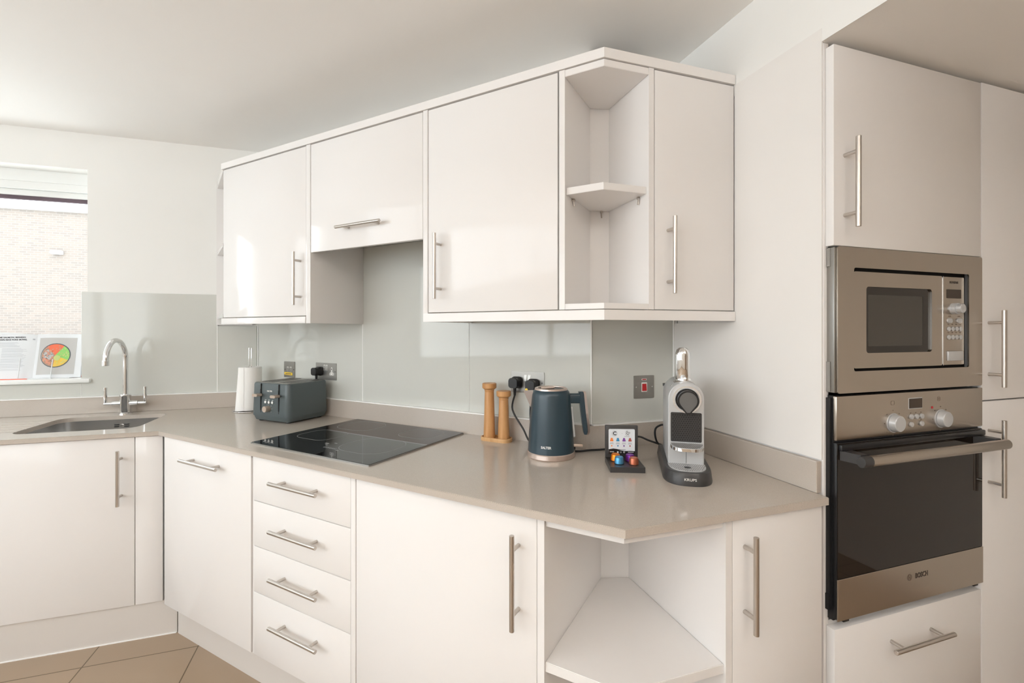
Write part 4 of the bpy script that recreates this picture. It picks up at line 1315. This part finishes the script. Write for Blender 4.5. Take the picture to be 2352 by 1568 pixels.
# main body: extruded arch
def arch(w_, zb, zc, n_=18):
    p = [(SH - w_, zb), (SH + w_, zb)]
    for k_ in range(n_ + 1):
        a = PI * k_ / n_
        p.append((SH + w_ * math.cos(a), zc + w_ * math.sin(a)))
    return p
b = MB()
lay = []
for y, w_ in ((0.091, 0.0455), (0.0935, 0.0482), (0.098, 0.0490), (0.285, 0.0490), (0.292, 0.046)):
    lay.append([b.bm.verts.new((p[0], y, p[1])) for p in arch(w_, 0.035, 0.2186)])
for a, c_ in zip(lay, lay[1:]):
    for i in range(len(a)):
        j = (i + 1) % len(a)
        b.bm.faces.new((a[i], a[j], c_[j], c_[i]))
b.bm.faces.new(lay[0]); b.bm.faces.new(lay[-1][::-1])
b.build('body', 'silver', t)
MB().box(SH - 0.0004, SH + 0.0004, 0.0905, 0.092, 0.036, 0.085).build('front_seam', 'dark_gap', t)
# black honeycomb panel
MB().prism(rrect(SH - 0.0415, SH + 0.0415, 0.098, 0.181, 0.003, 3), 0, 0.002, stand(0, 0.0912, 0)).build('honeycomb_frame', 'black', t)
hp = MB().prism(rrect(SH - 0.0395, SH + 0.0395, 0.100, 0.179, 0.002, 3), 0, 0.001, stand(0, 0.0894, 0)).build('honeycomb_panel', 'dark_grey', t)
h = MB()
for j in range(13):
    for i in range(12 if j % 2 == 0 else 11):
        x = SH - 0.0355 + i * 0.00645 + (0.0032 if j % 2 else 0)
        z = 0.1045 + j * 0.0058
        h.prism([(x + 0.0023 * math.cos(k_ * PI / 4), z + 0.0023 * math.sin(k_ * PI / 4)) for k_ in range(8)], 0, 0.0004, stand(0, 0.0885, 0))
h.build('honeycomb_cell', 'black', hp)
# folding cup support
cpz = 0.0935
pts = []
for k_ in range(21):
    a = PI + PI * k_ / 20
    pts.append((SH + 0.0445 * math.copysign(abs(math.cos(a)) ** 0.6, math.cos(a)), 0.091 - 0.068 * abs(math.sin(a)) ** 0.75))
pi_ = [(SH + (p[0] - SH) * 0.965, 0.091 + (p[1] - 0.091) * 0.965) for p in pts]
MB().prism(pts, cpz - 0.008, cpz).build('cup_support', 'chrome', t)
pl = MB().prism(pi_, cpz, cpz + 0.0008).build('cup_grid', 'silver', t)
h = MB()
for i in range(17):
    for j in range(9):
        x = SH - 0.040 + i * 0.005 + (0.0025 if j % 2 else 0)
        y = 0.0875 - j * 0.007
        u = (x - SH) / 0.043
        if abs(u) < 1 and (0.091 - y) < 0.064 * (1 - abs(u) ** 3.2) ** 0.5 - 0.001:
            h.box(x - 0.0013, x + 0.0013, y - 0.0018, y + 0.0010, cpz + 0.0007, cpz + 0.0011)
h.build('perforation', 'dark_grey', pl)
# chrome ring, coffee outlet (teardrop)
zc = 0.2186
def ringy(r0, r1, y0, y1, name, m, parent=None):
    n_ = 40
    a_ = [(SH + 0.002 + r0 * math.cos(2 * PI * k_ / n_), zc + r0 * math.sin(2 * PI * k_ / n_)) for k_ in range(n_)]
    b_ = [(SH + 0.002 + r1 * math.cos(2 * PI * k_ / n_), zc + r1 * math.sin(2 * PI * k_ / n_)) for k_ in range(n_)]
    return MB().ring_prism(a_, b_, 0, y0 - y1, stand(0, y0, 0)).build(name, m, parent or t)
ringy(0.0385, 0.034, 0.0915, 0.086, 'front_ring', 'chrome')
ringy(0.034, 0.0315, 0.0915, 0.084, 'front_ring', 'silver')
MB().cyl((SH + 0.002, 0.091, zc), (SH + 0.002, 0.086, zc), 0.032, 40).build('outlet_recess', 'black', t)
def tear(r, tip):
    p = []
    for k_ in range(25):
        a = math.radians(-38 + 256 * k_ / 24)
        p.append((SH + 0.003 + r * math.cos(a), zc + r * math.sin(a)))
    p.append((SH + 0.003 - 0.004, zc - tip)); p.append((SH + 0.003 + 0.004, zc - tip))
    return p
MB().prism(tear(0.0285, 0.0385), 0, 0.026, stand(0, 0.089, 0)).build('coffee_outlet', 'black', t)
MB().prism(tear(0.0235, 0.033), 0, 0.0012, stand(0, 0.0635, 0)).build('outlet_face', 'silver_dark', t)
# raised lever (chrome) on a collar
MB().lathe([(0, 0), (0.028, 0), (0.029, 0.004), (0.024, 0.008), (0.0235, 0.013), (0, 0.013)], 32, Matrix.Translation((SH, 0.155, 0.2600)), sx=1.0, sy=1.25).build('lever_collar', 'chrome', t)
lv = MB().lathe([(0, 0), (0.0205, 0), (0.0225, 0.003), (0.0215, 0.070), (0.0205, 0.080), (0.0170, 0.090), (0.0100, 0.0955), (0, 0.097)], 36, Matrix.Translation((0.0005, 0.150, 0.2685)), sx=1.0, sy=0.8)
lv.build('lever', 'chrome', t)
MB().cyl((0.0, 0.134, 0.327), (0.0, 0.130, 0.327), 0.0035, 16).build('lever_badge', 'chrome', t)
for sgn in (-1, 1):
    MB().box(-0.0035, 0.0035, 0.128, 0.140, -0.001, 0.001, 0.0005, 1, Matrix.Translation((SH + sgn * 0.0355, 0, 0.2525)) @ Matrix.Rotation(sgn * PI / 4, 4, 'Y')).build('side_button', 'chrome', t)
# rear water tank with hook lid
MB().prism(rrect(SH - 0.047, SH + 0.047, 0.293, 0.316, 0.008, 4), 0.035, 0.232).build('water_tank', 'clear', t)
MB().prism(rrect(SH - 0.049, SH + 0.049, 0.293, 0.318, 0.008, 4), 0.232, 0.240).build('tank_lid', 'dark_grey', t)

# ================================================================== COOKBOOK ON STAND
t = thing('book_stand', 'clear acrylic stand holding a cookbook on the window sill', 'book stand', (-1.52, 2.885, 1.032))
MB().box(-0.17, 0.13, 0.0, 0.045, 0.0, 0.004, 0.001).build('stand_base', 'clear', t)
tilt = math.radians(-12)
MB().box(-0.16, 0.12, 0.0, 0.003, 0.0, 0.20, 0.001, 1, Matrix.Translation((0, 0.042, 0.004)) @ Matrix.Rotation(tilt, 4, 'X')).build('stand_back', 'clear', t)
for x in (-0.068, 0.058):
    MB().box(x - 0.0018, x + 0.0018, -0.010, -0.006, 0.001, 0.100, 0.001, 1, Matrix.Translation((0, 0, 0)) @ Matrix.Rotation(math.radians(-5), 4, 'X') @ Matrix.Rotation(math.radians(3), 4, 'Y')).box(x - 0.0022, x + 0.0022, -0.010, 0.002, 0.0002, 0.003).build('page_holder', 'clear', t)
# open book: local x along the page width, z up the page, leaning back; gutter at x=0
t = thing('cookbook', 'open cookbook showing a poke bowl photograph on the window sill', 'book', (-1.543, 2.887, 1.037), 0)
t.rotation_euler = (tilt, 0, 0)
LEAN = 0.0
def pageR(x, z, off=0.0):
    u = min(max(x / 0.165, -2), 2)
    y = 0.012 - 0.018 * math.sin(min(1, abs(u) * 2.2) * PI / 2) * (1 if x >= 0 else 0.8) + 0.014 * abs(u) - off
    return Vector((x - 0.002 * (z / 0.22), y, z))
g = MB()
g.grid(lambda u, v: pageR(0.190 * u, 0.222 * v), 14, 4)
g.grid(lambda u, v: pageR(0.190 * u, 0.222 * v, -0.010), 14, 4)
g.build('right_page', 'book_paper', t)
g = MB()
g.grid(lambda u, v: pageR(-0.195 * u, 0.224 * v - 0.004 + 0.020 * u * v - 0.004 * u), 14, 4)
g.grid(lambda u, v: pageR(-0.195 * u, 0.224 * v - 0.004 + 0.020 * u * v - 0.004 * u, -0.008), 14, 4)
g.build('left_page', 'book_paper', t)
g = MB()
g.box(-0.198, -0.02, 0.030, 0.0325, -0.0085, 0.215).box(0.02, 0.188, 0.0315, 0.034, -0.004, 0.214)
g.box(-0.195, -0.012, -0.012, 0.010, -0.0075, -0.0035)
g.build('cover', 'red_orange', t)
g = MB().grid(lambda u, v: pageR(0.014 + 0.150 * u, 0.016 + 0.186 * v, 0.0006), 12, 3)
g.build('photograph', 'photo_grey', t)
def disc(cx, cz, r, off, a0=0, a1=2 * PI, n_=28, rz=1.03):
    g = MB()
    c0 = g.bm.verts.new(pageR(cx, cz, off))
    ring_ = [g.bm.verts.new(pageR(cx + r * math.cos(a0 + (a1 - a0) * k_ / n_), cz + r * rz * math.sin(a0 + (a1 - a0) * k_ / n_), off)) for k_ in range(n_ + 1)]
    for i in range(n_):
        g.bm.faces.new((c0, ring_[i], ring_[i + 1]))
    return g
BC = (0.085, 0.112)
disc(*BC, 0.0600, 0.0010).build('bowl_print', 'bowl_dark', t)
disc(*BC, 0.0555, 0.0013).build('rice_print', 'paper', t)
disc(*BC, 0.0555, 0.0016, math.radians(55), math.radians(130), 12).build('tomato_print', 'salmon', t)
disc(*BC, 0.0555, 0.0016, math.radians(-25), math.radians(55), 12).build('pea_print', 'peas', t)
disc(*BC, 0.0555, 0.0016, math.radians(-95), math.radians(-25), 12).build('mango_print', 'mango', t)
disc(*BC, 0.0555, 0.0016, math.radians(130), math.radians(265), 18).build('mushroom_print', 'mushroom', t)
rr = random.Random(3)
def dots(name, m, a0, a1, n_, r):
    g = MB()
    for _ in range(n_):
        a = math.radians(rr.uniform(a0, a1)); q = 0.008 + 0.044 * math.sqrt(rr.random())
        x, z = BC[0] + q * math.cos(a), BC[1] + q * 1.0 * math.sin(a)
        rv = r * rr.uniform(0.7, 1.3)
        vs = [g.bm.verts.new(pageR(x + rv * math.cos(k_ * PI / 3), z + rv * math.sin(k_ * PI / 3), 0.0020 + rr.random() * 0.0006)) for k_ in range(6)]
        g.bm.faces.new(vs)
    o = g.build(name, m, t)
    o['kind'] = 'stuff'
dots('pea_print', 'lime', -20, 50, 26, 0.0022)
dots('mango_print', 'lime', -90, -28, 12, 0.0026)
dots('mango_print', 'yellow', -90, -28, 14, 0.003)
dots('mushroom_print', 'salmon2', 120, 262, 34, 0.0042)
dots('mushroom_print', 'bowl_dark', 135, 262, 16, 0.0022)
dots('tomato_print', 'salmon2', 60, 140, 14, 0.003)
disc(BC[0] + 0.008, BC[1] - 0.013, 0.013, 0.0028).build('lime_print', 'lime', t)
def page_text(body, size, x, z, width, m='ink'):
    g = MB().text(body, size, Matrix.Identity(4), 0.0, bold=0.0003, width=width)
    xs = [v.co.x for v in g.bm.verts]
    for v in g.bm.verts:
        v.co = pageR(x + v.co.x, z + v.co.y, 0.0008)
    g.build('lettering', m, t)
page_text('SESAME SALMON, MANGO', 0.0095, -0.106, 0.2055, 0.128)
page_text('& BROWN RICE POKE BOWL', 0.0095, -0.104, 0.1935, 0.136)
g = MB()
z = 0.180
ln = 0
while z > 0.040:
    if ln in (6, 11, 16, 21, 26):
        z -= 0.003
    xa = -0.130 if ln > 5 else -0.170
    w_ = rr.uniform(0.75, 1.0) * (0.10 if ln > 5 else 0.115)
    g.grid(lambda u, v: pageR(xa + w_ * u, z + 0.0011 * v, 0.0006), 6, 1)
    z -= 0.0046
    ln += 1
o = g.build('text_lines', 'ink_grey', t)
g = MB().grid(lambda u, v: pageR(-0.016 + 0.009 * u, 0.193 + 0.006 * v, 0.0006), 2, 1)
g.build('printed_marks', 'ink_grey', t)

# ================================================================== ADDED LAMPS (out of view behind the camera)
def downlight(x, y, label, power=9):  # invented round fitting out of view, added as warm room light
    t = thing('added_ceiling_light', label, 'added ceiling light', (x, y, CEIL), 0, 'added round lamps')
    MB().lathe([(0.13, 0), (0.15, -0.004), (0.15, -0.016), (0.125, -0.024), (0.125, -0.010), (0.13, 0)], 40).build('rim', 'pvc', t)
    MB().lathe([(0, -0.018), (0.125, -0.018), (0.125, -0.014), (0, -0.014)], 40).build('diffuser', 'glow', t)
    l = bpy.data.lights.new('added_ceiling_lamp', 'AREA')
    l.shape = 'DISK'
    l.size = 0.24
    l.energy = power
    l.color = (1.0, 0.93, 0.86)
    o = bpy.data.objects.new('lamp', l)
    COL.objects.link(o)
    o.parent = t
    o.location = (0, 0, -0.027)


downlight(-0.3, -0.2, 'added round flush ceiling light, unseen, above the middle of the kitchen floor', 1.5)
downlight(-1.0, -1.5, 'added round flush ceiling light, unseen, towards the rear wall', 1.5)
downlight(0.4, -1.4, 'added round flush ceiling light, unseen, by the brown door', 1.5)


def uplighter(x, y, label, power, col):  # made-up lamp out of view, added to brighten the ceiling
    t = thing('added_fill_lamp', label, 'added lamp', (x, y, 0), 0, 'added uplighters')
    MB().lathe([(0, 0), (0.14, 0), (0.14, 0.015), (0.02, 0.03), (0, 0.03)], 40).build('base', 'nickel', t)
    MB().cyl((0, 0, 0.03), (0, 0, 1.66), 0.012, 18).build('pole', 'nickel', t)
    MB().lathe([(0, 1.655), (0.03, 1.655), (0.17, 1.76), (0.18, 1.775), (0.172, 1.775), (0.03, 1.67), (0, 1.67)], 40).build('shade', 'nickel', t)
    l = bpy.data.lights.new('added_fill_light', 'AREA')
    l.shape = 'DISK'
    l.size = 0.24
    l.energy = power
    l.color = col
    o = bpy.data.objects.new('lamp', l)
    COL.objects.link(o)
    o.parent = t
    o.location = (0, 0, 1.768)
    o.rotation_euler = (PI, 0, 0)


uplighter(-1.6, -0.9, 'unseen brushed metal uplighter added for ceiling bounce by the wide left window', 34, (1.0, 0.98, 0.97))
uplighter(0.7, -1.3, 'unseen brushed metal uplighter added for ceiling bounce before the brown door', 26, (1.0, 0.94, 0.88))
